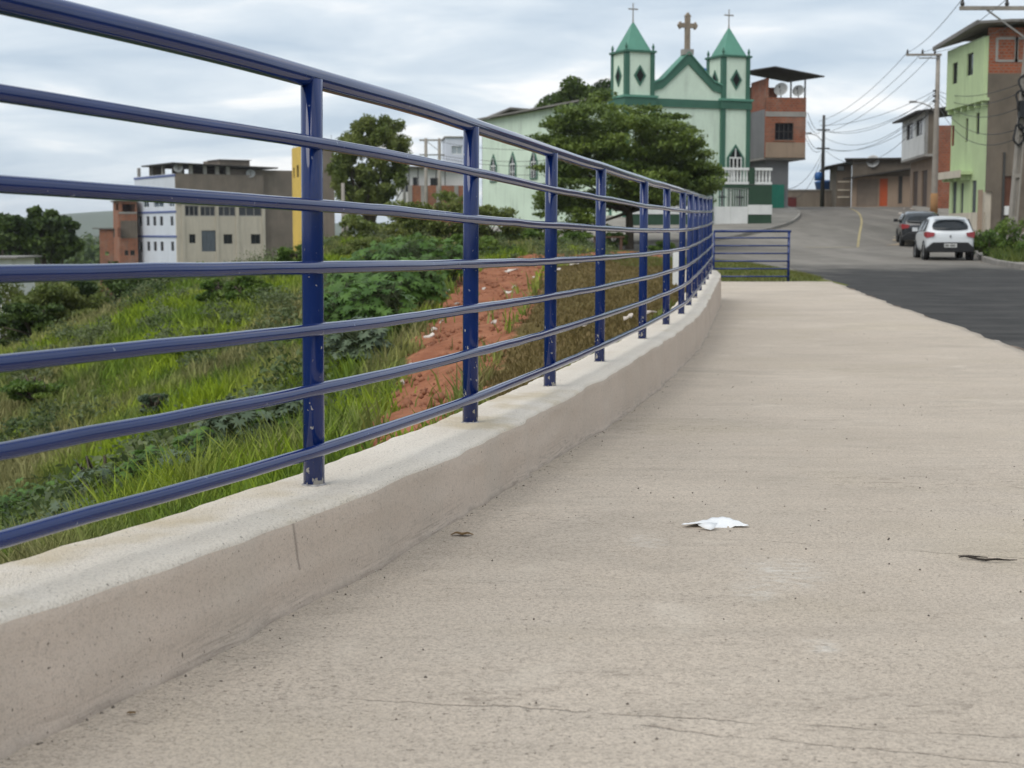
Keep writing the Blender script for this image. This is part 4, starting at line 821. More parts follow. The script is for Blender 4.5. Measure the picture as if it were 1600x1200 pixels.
g1.box('overhang_slab', -.02, .3, .0, Lg, zsl-.14, zsl, M_lime)
for i in range(6): c = lerp(.2, Lg-.3, i/5); g1.box('bracket', .05, .3, c, c+.16, zsl-.36, zsl-.141, M_lime)
zbal = zk(7, 273); g1.box('balcony_slab', -.25, .3, 2.2, Lg, zbal-.16, zbal, M_lime); g1.box('balcony_ledge', -.3, -.251, 2.2, Lg, zbal-.3, zbal+.05, M_beige)
for i in range(4): c = lerp(2.5, Lg-.4, i/3); g1.box('bracket', -.15, .3, c, c+.16, zbal-.42, zbal-.161, M_lime)
zbr = zg1(158-60); Wd = 12
op = [g1.rect('f', 1554, 62, 1581, 93), g1.rect('f', 1584, 62, 1612, 93)]
g1.panel('f', Wd, zg1(115), zg1(43), [], M_brick, (.0, .0), .2, 'brick_side_wall', a0=.202)
for h in op:
    for q in ((h[0]-.12, h[0], h[2]-.1, h[3]+.1), (h[1], h[1]+.12, h[2]-.1, h[3]+.1), (h[0], h[1], h[3], h[3]+.12), (h[0], h[1], h[2]-.12, h[2])): g1.fb('mortar_frame', 'f', q[0], q[1], -.025, -.002, q[2], q[3], M_conc)
dk = [g1.rect('f', 1570, 275, 1582, 330, (.3, 0)), g1.rect('f', 1537, 300, 1552, 372, (.3, 0))]
dk = [(a+.3, b+.3, c, d) for a, b, c, d in dk]
g1.panel('f', Wd, -.3, zg1(115), dk, M_brown, (0, 0), .2, 'cement_side_wall', a0=.3); g1.panel('f', .299, zsl, zg1(115), [], M_brown, (0, 0), .2, 'cement_side_wall', a0=.202)
g1.door('f', dk[1], M_beige, depth=.1, slats=0); g1.fb('door_post', 'f', dk[1][0]-.22, dk[1][0], -.06, -.002, -.3, dk[1][3]+.1, M_tan); g1.door('f', dk[0], plain('rusty_shutter', (.15, .06, .035), .7), depth=.1, slats=4)
g1.fb('meter_box', 'f', dk[1][1]+.55, dk[1][1]+.95, -.2, -.002, zg1(336), zg1(322), M_white); c = g1.S('f', 1567); g1.fb('drain_pipe', 'f', c, c+.09, -.1, -.01, -.2, zg1(238), M_dkframe)
g1.panel('b', Wd, -.3, zrf-.4, [], M_brick, (0, Lg), .2, 'rear_wall', a0=.31)
# roof: eave over the street falls away from the ridge
ov = .5; V_ = [(-ov, -.75, zg1(40)-1.0*0), (1.0, -.75, zg1(37)), (Wd, -.75, zg1(35)), (Wd, Lg+.6, zg1(35)), (1.0, Lg+.6, zg1(37)), (-ov, Lg+.6, zg1(40)-.35)]
MB().add([(x, y, z+.0) for x, y, z in V_] + [(x, y, z+.12) for x, y, z in V_], [(5,4,1,0), (4,3,2,1), (6,7,10,11), (7,8,9,10), (0,1,7,6), (1,2,8,7), (2,3,9,8), (3,4,10,9), (4,5,11,10), (5,0,6,11)]).build('roof', M_fib, g1.r)
MB().prism([(-ov-.1, -.75, zg1(40)-.04), (-ov-.005, -.75, zg1(40)-.04), (-ov-.005, -.75, zg1(40)+.16), (-ov-.1, -.75, zg1(40)+.16)], (0, Lg+1.3, -.35)).build('gutter', M_fib, g1.r)
# front garden wall stub of green house
h2 = Bld('balcony_house', 'narrow house with white balcony front and dark open upper windows', 'house', 1458, 330, 90, -6, zb=2.1); zh = lambda py: h2.Z('f', 0, py)
LL = h2.S('l', 1424); 
h2.panel('f', 2.6, 0, zh(196), [], M_brick, (0, 0), .2, 'side_wall'); LL = 9.0
hh_ = [h2.rect('l', 1430, 193, 1441, 218), h2.rect('l', 1445, 186, 1456, 212)]
hl2 = [h2.rect('l', 1427, 268, 1435, 322), h2.rect('l', 1441, 266, 1450, 325)]
h2.panel('l', LL, zh(240), zh(172), hh_, M_white, (-.6, 0), .18, 'upper_wall'); h2.panel('l', LL, 0, zh(240), hl2, M_tan, (0, 0), .18, 'lower_wall', a0=.21)
for h in hh_: h2.window('l', h, (-.6, 0), bars=1)
h2.box('floor_slab', -.62, .2, 0, LL, zh(240)-.15, zh(240)-.002, M_conc); h2.panel('f', .0, zh(240), zh(172), [], M_brown, (0, 0), .18, 'side_wall', a0=-.6)
MB().prism([(-1.2, -.3, zh(176)), (2.7, -.3, zh(163)), (2.7, -.3, zh(160)), (-1.2, -.3, zh(173))], (0, LL+.6, 0)).build('roof', M_roof, h2.r)
for i, h in enumerate(hl2): h2.door('l', h, plain('brown_door', (.09, .06, .045), .6), slats=3)
h3 = Bld('low_brown_house', 'long low brown house with an orange door at the top of the street', 'house', 1330, 322, 106, -14, zb=2.6); z3h = lambda py: h3.Z('f', 0, py); X3 = h3.S('f', 1424)
od = h3.rect('f', 1375.5, 279, 1388, 322); gd = h3.rect('f', 1340, 280, 1373, 322); gd2 = h3.rect('f', 1405, 274, 1411, 318)
h3.panel('f', X3, -.5, z3h(252), [od, gd, gd2], M_tan, (0, 0)); h3.door('f', od, M_orange, slats=4); h3.door('f', gd, plain('grey_brown_roller_gate', (.235, .185, .145), .6), slats=12); h3.door('f', gd2, M_dkframe)
Ls = 9; h3.panel('l', Ls, -.5, z3h(254), [], M_brown2, (0, 0), a0=.19); h3.panel('f', X3, z3h(276), z3h(250), [], M_brown, (0, -.05), .04, 'upper_render')
MB().prism([(-.6, -.9, z3h(281)), (X3, -.9, z3h(266)), (X3, -.9, z3h(264)), (-.6, -.9, z3h(279))], (0, .88, 0)).build('awning', M_roof, h3.r)
h3.box('roof', -.5, X3+.3, -.5, Ls+.3, z3h(250), z3h(247.5), M_roof); c = h3.r.matrix_basis @ Vector((h3.S('f', 1364), -.08, z3h(264))); dish(h3, c, (-.4, -1, .35), .45, 'large pale satellite dish on the low brown house by the orange door')
h4 = Bld('slatted_house', 'dark brown house with pale horizontal bands beside the low brown house', 'house', 1306, 322, 109, -8, zb=2.6); z4h = lambda py: h4.Z('f', 0, py); X4 = h4.S('f', 1331)
wq = h4.rect('f', 1308, 259, 1320, 267); h4.panel('f', X4, -.5, z4h(258) , [wq], M_brown, (0, 0)); h4.panel('l', 7, -.5, z4h(258), [], M_brown, a0=.19); h4.window('f', wq, pane=glass('pale_glass', (.35, .40, .43)), bars=0)
for py in (284, 297, 308): h4.fb('white_band', 'f', .1, X4-.1, -.04, -.003, z4h(py)-.05, z4h(py)+.05, M_beige)
MB().prism([(-.8, -.6, z4h(262)), (X4+.6, -.6, z4h(251)), (X4+.6, -.6, z4h(249)), (-.8, -.6, z4h(260))], (0, 8, 0)).build('roof', M_roof, h4.r)
ew = Bld('end_wall', 'weathered cement wall closing the top of the street', 'wall', 1226, 322, 114, -3, zb=2.5); ew.panel('f', ew.S('f', 1308), -.5, ew.Z('f', 0, 298), [], M_brown2, (0, 0), .2); xx = ew.S('f', 1235); ew.fb('coping', 'f', 0, ew.S('f', 1308), -.06, .26, ew.Z('f', 0, 298), ew.Z('f', 0, 296), M_conc)
xx = ew.S('f', 1237); ew.fb('red_door', 'f', xx-.3, xx+.4, -.05, -.003, 0, ew.Z('f', 0, 308), plain('dark_red_door', (.12, .02, .02), .5))
tank('water_tank', P(1290, 296, 117) + Vector((0, 0, -.02)), .85, .75, 'low blue water tank standing behind the end wall'); o = MB().box(-1.2, 1.2, -1.2, 1.2, -3, 0).build('tank_plinth', M_conc); o.location = P(1290, 296, 117) + Vector((0, 0, -.03)); tag(o, 'cement block plinth under the low blue tank behind the end wall', 'plinth')
# ------------------------------------------------------------------ vehicles
def smoothpaint(name, c, rough=.25, metal=.0):
    t = NT(name); a = t.noise(2, 3); col = t.mix(t.ramp(a, .3, .7), tuple(v*.93 for v in c), c); t.b.inputs['Coat Weight'].default_value = .5; t.b.inputs['Coat Roughness'].default_value = .08
    return t.out(col, rough, metal=metal)
M_tyre = plain('tyre_rubber', (.018, .018, .018), .85, .2, 6); M_rim = plain('alloy_rim', (.32, .32, .33), .35, .1, 4, metal=.7); M_lamp = smoothpaint('red_lamp_lens', (.28, .012, .016), .15)
def car(label, loc, head, paint, W=.79, L=3.68, H=1.47, belt=.93, bump=True, bootlid=0.0, plate_col=(.55, .55, .53)):
    r = empty('parked_car', loc, -head, label, 'car', None)
    k = H/1.47; bl = bootlid
    st = [(0.0, .62, .36, .80, .58, .84), (.05, .73, .30, belt-.02, .66, belt+.0), (.12+bl, .775, .28, belt, .67, belt+.10), (.36+bl, .79, .27, belt+.01, .655, 1.33*k), (.58+bl, .79, .27, belt+.01, .63, 1.43*k), (1.1, .79, .26, belt, .61, 1.47*k),
          (1.8, .79, .26, belt-.01, .61, 1.455*k), (2.25, .785, .26, belt-.02, .64, 1.27*k), (2.72, .78, .27, belt-.03, .70, belt+.03), (3.3, .76, .28, .86, .66, .90), (3.58, .70, .32, .74, .60, .79), (L, .56, .38, .62, .48, .66)]
    m = MB(); rows = []
    for y, w_, z0, b, g, t in st:
        w_ *= W/.79; g *= W/.79
        half = [(0, z0), (w_*.8, z0), (w_*.97, z0+.06), (w_, .58), (w_*.985, b), (lerp(w_*.97, g, .06), b+.012), (g, max(t-.07, b+.015)), (g*.86, t-.008), (g*.45, t+.012), (0, t+.016)]
        full = [(x, y, z) for x, z in half] + [(-x, y, z) for x, z in half[-2:0:-1]]; rows.append(full)
    n = len(rows[0])
    for row in rows: m.v += row
    for i in range(len(rows)-1):
        for j in range(n): m.f.append((i*n+j, (i+1)*n+j, (i+1)*n+(j+1)%n, i*n+(j+1)%n)); m.m.append(0)
    m.f += [tuple(range(n)), tuple(range(len(rows)*n-1, (len(rows)-1)*n-1, -1))]; m.m += [0, 0]
    b = m.build('body', paint, r, True); sm_ = b.modifiers.new('sub', 'SUBSURF'); sm_.levels = 2; sm_.render_levels = 2
    gl = glass('car_glass', (.010, .013, .016), .04)
    # rear screen: a rounded curved panel following the tailgate
    m = MB(); NU, NV = 14, 7
    for v in range(NV):
        for u in range(NU):
            a = u/(NU-1)*2-1; t = v/(NV-1); hw = lerp(.60, .52, t)*W/.79*(1 - .10*abs(2*t-1)**3); y = lerp(.10, .37, t) + bl + .05*a*a - .035; z = lerp(belt+.085, 1.33*k, t) - .03*abs(a)**4*(1 if t < .5 else 1.6)*(t-.5)*2
            m.v.append((a*hw, y-.03, z))
    for v in range(NV-1):
        for u in range(NU-1): m.f.append((v*NU+u, v*NU+u+1, (v+1)*NU+u+1, (v+1)*NU+u)); m.m.append(0)
    ws = m.build('rear_screen', gl, r, True); so2 = ws.modifiers.new('s', 'SOLIDIFY'); so2.thickness = .02
    for sx in (-1, 1):
        g_ = W/.79
        for (y0, y1, y2, y3, nm) in ((.50+bl, 1.28, 1.28, .62+bl, 'side_window'), (1.34, 2.42, 2.02, 1.34, 'side_window')):
            P_ = [(sx*(.775*g_), y0, belt+.05), (sx*.775*g_, y1, belt+.03), (sx*.645*g_, y2, 1.36*k), (sx*.645*g_, y3, 1.36*k)]; MB().prism(P_, (sx*.018, 0, .004)).build(nm, gl, r)
        lt = MB(); lt.add([(sx*.50, -.012, belt-.02), (sx*.76*g_, .06, belt+.02), (sx*.80*g_, .30, belt+.0), (sx*.80*g_, .26, belt-.12), (sx*.745*g_, .05, belt-.19), (sx*.53, -.01, belt-.14)], [(0,1,4,5), (1,2,3,4)]); lo_ = lt.build('tail_light', M_lamp, r); so3 = lo_.modifiers.new('s', 'SOLIDIFY'); so3.thickness = .05; so3.offset = 0
        MB().box(sx*.80*g_, sx*.97*g_, 2.28, 2.40, belt+.03, belt+.16).build('wing_mirror', paint if bump else M_black, r)
        for y in (.62, 3.02):
            wh = empty('wheel', (sx*(W-.10), y, .295)); wh.parent = r
            MB().lathe([(.10, -.085), (.20, -.09), (.275, -.085), (.295, -.06), (.295, .06), (.275, .085), (.20, .09), (.10, .085)], seg=28, axis='x').build('tyre', M_tyre, wh, True); MB().lathe([(.03, sx*.05), (.11, sx*.092), (.185, sx*.096), (.195, sx*.07)], seg=20, axis='x').build('rim', M_rim, wh)
            MB().lathe([(.365, sx*.02), (.365, sx*.112), (.33, sx*.115), (.33, sx*.02)], seg=24, axis='x').build('wheel_arch', M_black, wh)
    bm = MB(); bm.prism([(-.74*W/.79, -.03, .27), (.74*W/.79, -.03, .27), (.76*W/.79, -.03, .42), (.56, -.035, .60), (-.56, -.035, .60), (-.76*W/.79, -.03, .42)], (0, .2, 0)); bevel(bm.build('rear_bumper', M_black, r), .03, 2)
    pl = MB().box(-.20, .20, -.055, -.037, .43, .56).build('number_plate', plain('plate_grey' + str(W), plate_col, .5, .05), r); tm = MB()
    for i, x in enumerate((-.165, -.12, -.075, .0, .045, .09, .135)): tm.box(x-.014, x+.016, -.059, -.0552, .455, .53)
    tm.build('plate_characters', M_dkframe, pl)
    MB().prism([(-.035, -.028, .80), (0, -.028, .745), (.035, -.028, .80), (0, -.028, .855)], (0, .03, 0)).build('badge', M_rim, r)
    if bump:
        MB().box(-.5, .5, .24+bl, .42+bl, 1.385*k, 1.42*k).build('roof_spoiler', paint, r)
    return r
p0 = Vector(((1482-800)/F*49.5, 49.5, float(road_z(49.5)) + .005)); car('white hatchback with black rear bumper parked beside the weedy verge', p0, R(8.5), smoothpaint('white_car_paint', (.66, .68, .70)))
p1 = Vector(((1437-800)/F*63, 63, float(road_z(63)) + .02)); c2_ = car('dark grey car parked ahead of the white hatchback', p1, R(11), smoothpaint('charcoal_car_paint', (.018, .020, .024)), W=.84, L=3.9, H=1.45, bump=False, plate_col=(.3, .3, .3)); c2_.rotation_euler[0] = R(2.5)
# ------------------------------------------------------------------ poles, lamps, cables
M_cable = plain('black_cable', (.012, .012, .013), .6, .1); M_galv = plain('galvanised_steel', (.26, .25, .235), .5, .15, 5)
def sag(a, b, s, n=14): return [a.lerp(b, i/n) + Vector((0, 0, -s*4*(i/n)*(1-i/n))) for i in range(n+1)]
def cable(a, b, s, r, label, group='overhead cables'):
    o = MB().tube([q - a for q in sag(a, b, s)], r, 5).build('overhead_cable', M_cable, None, True); o.location = a; return tag(o, label, 'cable', group)
pA = empty('utility_pole', P(1459, 336, 84), 0, 'tall grey concrete utility pole with street lamp beside the green house', 'utility pole'); A0 = Vector(pA.location); hA = P(1462, 84, 84).z - A0.z
MB().lathe([(.21, -.6), (.19, .0), (.15, hA*.5), (.11, hA)], seg=14).build('shaft', M_wood, pA, True); MB().lathe([(.215, 0), (.20, 1.2)], seg=14).build('orange_base_band', plain('orange_dust', (.36, .20, .09), .9), pA, True)
zl = lambda py: P(1462, py, 84).z - A0.z; mpx = 84/F
MB().box(-50*mpx, .15, -.16, -.05, zl(86)-.06, zl(86)+.06).build('cross_arm', M_wood, pA); MB().box(-30*mpx, 0, -.14, -.06, zl(91)-.03, zl(91)+.03).build('lower_arm', M_galv, pA)
for x in (-48, -25, -6): MB().lathe([(.05, zl(86)+.06), (.07, zl(86)+.14), (.03, zl(86)+.3)], (x*mpx, -.1, 0), 8).build('insulator', M_dkframe, pA)
for k, py in enumerate((142, 150, 158)): MB().box(-.22, -.1, -.1, .1, zl(py)-.05, zl(py)+.05).build('cable_clamp', M_dkframe, pA)
MB().tube([(-.1, 0, zl(176)), (-12*mpx, -.1, zl(166)), (-26*mpx, -.2, zl(161)), (-34*mpx, -.2, zl(160))], .03, 6).build('lamp_arm', M_galv, pA); b = MB().box(-44*mpx, -33*mpx, -.32, -.08, zl(161), zl(158)).build('lamp_head', M_galv, pA); bevel(b, .04)
pC = empty('utility_pole', P(1285, 297, 111), 0, 'dark slender utility pole above the end wall', 'utility pole'); C0 = Vector(pC.location); C0.z = 2.4; pC.location = C0; hC = P(1288, 180, 111).z - C0.z
MB().lathe([(.17, 0), (.13, hC*.6), (.10, hC)], seg=10).build('shaft', M_dkframe, pC, True)
zc2 = lambda py: P(1288, py, 111).z - C0.z; MB().tube([(0, 0, zc2(222)), (-.5, -.1, zc2(212)), (-.95, -.1, zc2(209))], .03, 5).build('lamp_arm', M_galv, pC); MB().box(-1.25, -.9, -.18, .0, zc2(210), zc2(207)).build('lamp_head', M_galv, pC)
for py in (203, 232): MB().box(-.45, .45, -.06, .06, zc2(py)-.05, zc2(py)+.05).build('cross_arm', M_dkframe, pC)
tr_ = MB().lathe([(.28, zc2(282)), (.3, zc2(277)), (.3, zc2(272)), (.2, zc2(269))], (-.32, -.05, 0), 12).build('equipment_drum', M_blueplastic, pC, True)
pB = empty('utility_pole', P(1578, 398, 50), 0, 'leaning double-tee concrete utility pole rising from the weeds', 'utility pole'); B0 = Vector(pB.location); tp = P(1612, 8, 50) - B0; up_ = tp / tp.z
def Bq(x, y, z): return Vector((x, y, 0)) + up_*z
m = MB()
for s0, s1 in ((-.14, -.07), (.07, .14)):
    m.add([Bq(s0, -.1, -.6), Bq(s1, -.1, -.6), Bq(s1, .1, -.6), Bq(s0, .1, -.6), Bq(s0*.75, -.08, tp.z+.5), Bq(s1*.75, -.08, tp.z+.5), Bq(s1*.75, .08, tp.z+.5), Bq(s0*.75, .08, tp.z+.5)], [(0,3,2,1), (4,5,6,7), (0,1,5,4), (1,2,6,5), (2,3,7,6), (3,0,4,7)])
m.build('flange', M_wood, pB); m = MB(); m.add([Bq(-.07, -.03, -.6), Bq(.07, -.03, -.6), Bq(.07, .03, -.6), Bq(-.07, .03, -.6), Bq(-.052, -.03, tp.z+.5), Bq(.052, -.03, tp.z+.5), Bq(.052, .03, tp.z+.5), Bq(-.052, .03, tp.z+.5)], [(0,3,2,1), (4,5,6,7), (0,1,5,4), (1,2,6,5), (2,3,7,6), (3,0,4,7)]); m.build('web', M_wood, pB)
for zz_ in (1.2, 2.6, 4.0): MB().bar(Bq(-.07, -.035, zz_), Bq(.07, -.035, zz_), .13, .12).build('web_bridge', M_wood, pB)
ax = Bq(0, -.16, tp.z - .12); MB().box(ax.x - 112*50/F, ax.x + 1.2, ax.y-.06, ax.y+.06, ax.z-.06, ax.z+.06).build('cross_arm', M_wood, pB); MB().bar(ax + Vector((-70*50/F, 0, -.06)), Bq(-.05, -.16, tp.z-1.15), .05, .05).build('brace', M_galv, pB)
for x in (-108*50/F, -40*50/F, .9): MB().lathe([(.05, .06), (.08, .14), (.05, .2), (.03, .36)], ax + Vector((x, 0, 0)), 8).build('insulator', M_dkframe, pB)
for k, (z_, x_) in enumerate(((tp.z-2.6, -.05), (tp.z-3.1, -.12), (tp.z-3.7, -.02), (tp.z-4.2, -.1))):
    c = Bq(x_, -.14, z_); ring = [c + Vector((.16*math.cos(a)*(1+.3*math.sin(3*a+k)), -.05*math.sin(a*2), .34*math.sin(a))) for a in np.linspace(0, 2*math.pi*2.4, 40)]; MB().tube(ring, .035, 5).build('cable_coil', M_cable, pB, True)
MB().box(*(lambda q: (q.x-.16, q.x+.1, q.y-.14, q.y+.05, q.z-.25, q.z+.3))(Bq(-.02, -.14, tp.z-3.4))).build('splice_box', M_black, pB)
A = lambda py, dx=0.: A0 + Vector((dx, 0, zl(py))); C = lambda py, dx=0.: C0 + Vector((dx, 0, zc2(py)))
for k, (pya, pyc, s_) in enumerate(((142, 196, .5), (145, 203, 1.0), (150, 205, .7), (154, 214, 1.4), (158, 232, 1.1), (163, 236, 1.9), (172, 232, .9))): cable(A(pya, -.12), C(pyc, .1*k - .3), s_, .014, 'thin black cable strung between the street lamp pole and the dark slender pole')
for k, (px_, pxb) in enumerate(((-48, -.9), (-25, .1), (-6, .7))): cable(A(82, px_*mpx) + Vector((0, -.1, 0)), C(190 + 8*k, -.4 + .4*k), .6, .014, 'thin bare wire from the concrete cross arm to the dark slender pole')
for k, x in enumerate((-108*50/F, -40*50/F, .9)): cable(B0 + ax + Vector((x, 0, .3)), A(82, (-48, -25, -6)[k]*mpx) + Vector((0, -.1, 0)), .25, .012, 'thin bare wire between the two concrete cross arms')
for k, (zb_, pya) in enumerate(((tp.z-2.5, 143), (tp.z-2.8, 148), (tp.z-3.3, 152), (tp.z-4.0, 158), (tp.z-4.3, 166))): cable(B0 + Bq(-.1, -.1, zb_), A(pya, .1), .35 + .15*k, .014, 'black telephone cable between the leaning pole and the street lamp pole')
for k, (py0, px1, py1) in enumerate(((203, 1262, 176), (205, 1262, 190), (232, 1258, 205), (236, 1258, 214))): cable(C(py0, -.2), P(px1, py1, 95), .4, .016, 'thin cable from the dark slender pole to the brick house')
for k, (py0, px1, py1) in enumerate(((240, 1180, 330), (246, 1195, 345))): cable(C(py0, -.1), P(px1 + 40, py1 - 35, 92), .8, .016, 'service wire dropping from the dark slender pole to the teal gate house')
# left side: double pole frame, curved lamp, small posts
pD = empty('pole_frame', P(678, 330, 98), 0, 'two slender poles joined by cross bars near the white hill house', 'pole frame'); D0 = Vector(pD.location); D0.z = 0; pD.location = D0
zd = lambda py: P(678, py, 98).z - D0.z; dpx = 98/F
for x in (-12, 9): MB().lathe([(.13, -.5), (.10, zd(216))], (x*dpx, 0, 0), 8).build('pole', M_wood, pD, True)
MB().box(-22*dpx, 11*dpx, -.06, .06, zd(219)-.05, zd(219)+.05).build('cross_bar', M_wood, pD); MB().box(-22*dpx, 17*dpx, -.09, .03, zd(242)-.04, zd(242)+.04).build('cross_bar', M_galv, pD); MB().bar((-12*dpx, 0, zd(220)), (9*dpx, 0, zd(236)), .04, .04).build('brace', M_galv, pD)
pE = empty('street_lamp', P(632, 325, 90), 0, 'street lamp with curved arm beside the round dense tree', 'street lamp'); E0 = Vector(pE.location); zE = lambda py: P(632, py, 90).z - E0.z; epx = 90/F
MB().lathe([(.11, -1), (.07, zE(250))], seg=8).build('pole', M_galv, pE, True); MB().tube([(0, 0, zE(252)), (-6*epx, 0, zE(240)), (-15*epx, 0, zE(231)), (-26*epx, 0, zE(228))], .035, 6).build('arm', M_galv, pE, True); MB().box(-36*epx, -25*epx, -.12, .12, zE(229.5), zE(226.5)).build('lamp_head', M_white, pE)
for k, (py0, py1) in enumerate(((222, 236), (243, 252), (247, 262), (262, 275))): cable(P(690, py0, 98), P(905, py1 - 6, 84), .3, .013, 'thin cable passing in front of the mint church nave')
for px_, p0_, p1_, Y_, lb in ((537, 400, 286, 58, 'weathered post standing in the shrubs below the round tree'), (542, 400, 318, 62, 'shorter leaning post behind the weathered shrub post')):
    q = P(px_, p0_, Y_); q.z = gz(q.x, q.y); o = MB().lathe([(.09, -.3), (.08, .8), (.065, P(px_, p1_, Y_).z - q.z)], seg=8).build('wooden_post', M_wood, None, True); o.location = q; tag(o, lb, 'post')
cable(P(537, 298, 58), P(640, 268, 90), 1.6, .03, 'thick slack cable hanging from the weathered shrub post', None)
q = P(1058, 470, 23.6); wp = MB().box(-.07, .07, -.07, .07, -.4, P(1058, 388, 23.6).z - q.z).build('white_post', M_white); wp.location = q; bevel(wp, .012); tag(wp, 'square white painted post just behind the curved railing', 'post')
q = P(950, 392, 56); q.z = gz(q.x, q.y)
bn = empty('wooden_bench', q, 0, 'small brown plank bench under the spreading tree', 'bench'); MB().box(-.6, .6, -.18, .18, .42, .48).build('seat', plain('brown_plank', (.10, .05, .03), .7), bn)
for x in (-.48, .48): MB().box(x-.05, x+.05, -.15, .15, -.1, .419).build('leg', plain('brown_plank', (.10, .05, .03), .7), bn)
# ------------------------------------------------------------------ vegetation
def leaves(centers, radii, counts, size, up=.35, seed=1, aspect=.45, shell=.35):
    g = np.random.default_rng(seed); out = []
    for c, r, n in zip(centers, radii, counts):
        d = g.normal(size=(n, 3)); d /= np.linalg.norm(d, axis=1, keepdims=True); rad = g.random((n, 1)) ** shell
        out.append(np.array(c) + d*rad*np.array(r))
    p = np.concatenate(out); n = len(p); nm = g.normal(size=(n, 3)); nm[:, 2] += up*3*np.sign(up); nm /= np.linalg.norm(nm, axis=1, keepdims=True)
    a = np.cross(nm, g.normal(size=(n, 3))); a /= np.linalg.norm(a, axis=1, keepdims=True) + 1e-9; b = np.cross(nm, a); s = size*(.6 + .8*g.random((n, 1)))
    V = np.stack([p - a*s*.5, p + b*s*aspect*.5 + a*s*.05, p + a*s*.5 - nm*s*.12, p - b*s*aspect*.5 + a*s*.05], 1).reshape(-1, 3)
    return V, np.arange(4*n).reshape(-1, 4)
LM = {'tree': leafmat('spreading_tree_leaves', (0.051, 0.085, 0.021), (0.140, 0.200, 0.040), (0.242, 0.313, 0.059), .25, .9),
      'round': leafmat('dense_tree_leaves', (0.069, 0.099, 0.022), (0.157, 0.206, 0.044), (0.274, 0.303, 0.083), .25, .7),
      'dark': leafmat('dark_broad_leaves', (0.024, 0.045, 0.013), (0.060, 0.105, 0.024), (0.143, 0.203, 0.036), .2, .5),
      'shrub': leafmat('olive_shrub_leaves', (0.075, 0.105, 0.022), (0.167, 0.211, 0.050), (0.275, 0.288, 0.081), .3, .8),
      'castor': leafmat('broad_weed_leaves', (0.043, 0.095, 0.022), (0.094, 0.189, 0.035), (0.174, 0.297, 0.056), .3, 1.2),
      'castorb': leafmat('bluish_weed_leaves', (0.065, 0.101, 0.062), (0.123, 0.169, 0.100), (0.189, 0.236, 0.138), .25, 1.5),
      'weed': leafmat('verge_weed_leaves', (0.058, 0.115, 0.022), (0.123, 0.203, 0.035), (0.217, 0.284, 0.050), .3, 1.5)}
M_bark = plain('grey_brown_bark', (.095, .075, .055), .95, .3, 6, bump=.5)
def tree(name, label, base, blobs, leaf, size, n, seed, tr=.16, group=None, up=.35, aspect=.45, cat='tree', limbs=True, fork=.45, shell=.35, off=0.0):
    base = Vector(base); r = empty(name, base, 0, label, cat, group); g = random.Random(seed)
    cen = [np.array(Vector(b[0]) - base) for b in blobs]; rad = [b[1] for b in blobs]; vol = [q[0]*q[1]*q[2] for q in rad]; tot = sum(v**.67 for v in vol)
    V, Q = leaves(cen, rad, [max(8, int(n * v**.67 / tot)) for v in vol], size, up, seed, aspect, shell); o = np_mesh('crown', V, Q, LM[leaf], r); tag(o, kind='stuff')
    m = MB(); top = sum((Vector(c) for c in cen), Vector())/len(cen); fk = Vector((top.x*.4 + off, top.y*.4, top.z*fork)); bend = Vector((g.uniform(-.1, .1), 0, 0))*top.z*.3
    m.tube([(0, 0, -.3), Vector((0, 0, 0)), fk*.5 + bend, fk, fk.lerp(top, .5)], [tr*1.35, tr*1.15, tr*.95, tr*.8, tr*.4], 8)
    if limbs:
        for c in sorted(cen, key=lambda q: -q[2])[:: max(1, len(cen)//14)]:
            c = Vector(c); mid = fk.lerp(c, .55) + Vector((g.uniform(-.2, .2), g.uniform(-.2, .2), g.uniform(0, .25))); m.tube([fk*.97, mid, c], [tr*.45, tr*.25, tr*.07], 5)
    m.build('trunk', M_bark, r, True); return r
g = random.Random(3)
# spreading tree before the church: flat layered sprays
sil = [(838, 225, 330), (870, 180, 345), (905, 152, 352), (950, 136, 330), (1000, 150, 325), (1040, 172, 318), (1080, 200, 315), (1110, 235, 305), (1136, 268, 296)]
bl = []; base = P(983, 392, 61); base.z = gz(base.x, base.y)
for k in range(210):
    px_ = g.uniform(852, 1112); t0 = np.interp(px_, [s[0] for s in sil], [s[1] for s in sil]); t1 = np.interp(px_, [s[0] for s in sil], [s[2] for s in sil]); py_ = lerp(t0 + 7, t1, g.random()**.9)
    e = 1 - abs(px_-985)/160; Y_ = 61 + g.uniform(-1, 1)*max(.5, 3.4*math.sqrt(max(0, e)))
    bl.append((P(px_, py_, Y_), (g.uniform(.5, 1.0), g.uniform(.5, .9), g.uniform(.16, .34))))
for px_, py_ in ((848, 215), (842, 262), (858, 300), (852, 335), (868, 350), (885, 362), (1116, 272), (1106, 262), (1095, 240), (1120, 282), (880, 190), (1062, 182), (1078, 205), (905, 365), (940, 355)): bl.append((P(px_, py_, 60.5), (.55, .5, .12)))
tree('spreading_tree', 'wide dark green tree with layered branches before the church', base, bl, 'tree', .15, 85000, 5, .17, up=.4, aspect=.55, shell=.7)
bl = []; base = P(578, 372, 82); base.z = gz(base.x, base.y)
for k in range(130):
    a = g.uniform(0, 6.28); t = g.random()**.45; px_, py_ = 578 + math.cos(a)*56*t, 254 + math.sin(a)*64*t; px_ += 8*(252-py_)/60; bl.append((P(px_, py_, 82 + g.uniform(-1.3, 1.3)), (g.uniform(.22, .5),)*2 + (g.uniform(.25, .55),)))
for px_, py_ in ((545, 318), (575, 322), (600, 318), (560, 300), (590, 300), (625, 285), (535, 305), (545, 215), (560, 198), (600, 190), (622, 196), (632, 222), (520, 265), (528, 290), (550, 312), (610, 300)): bl.append((P(px_, py_, 82), (.45, .45, .4)))
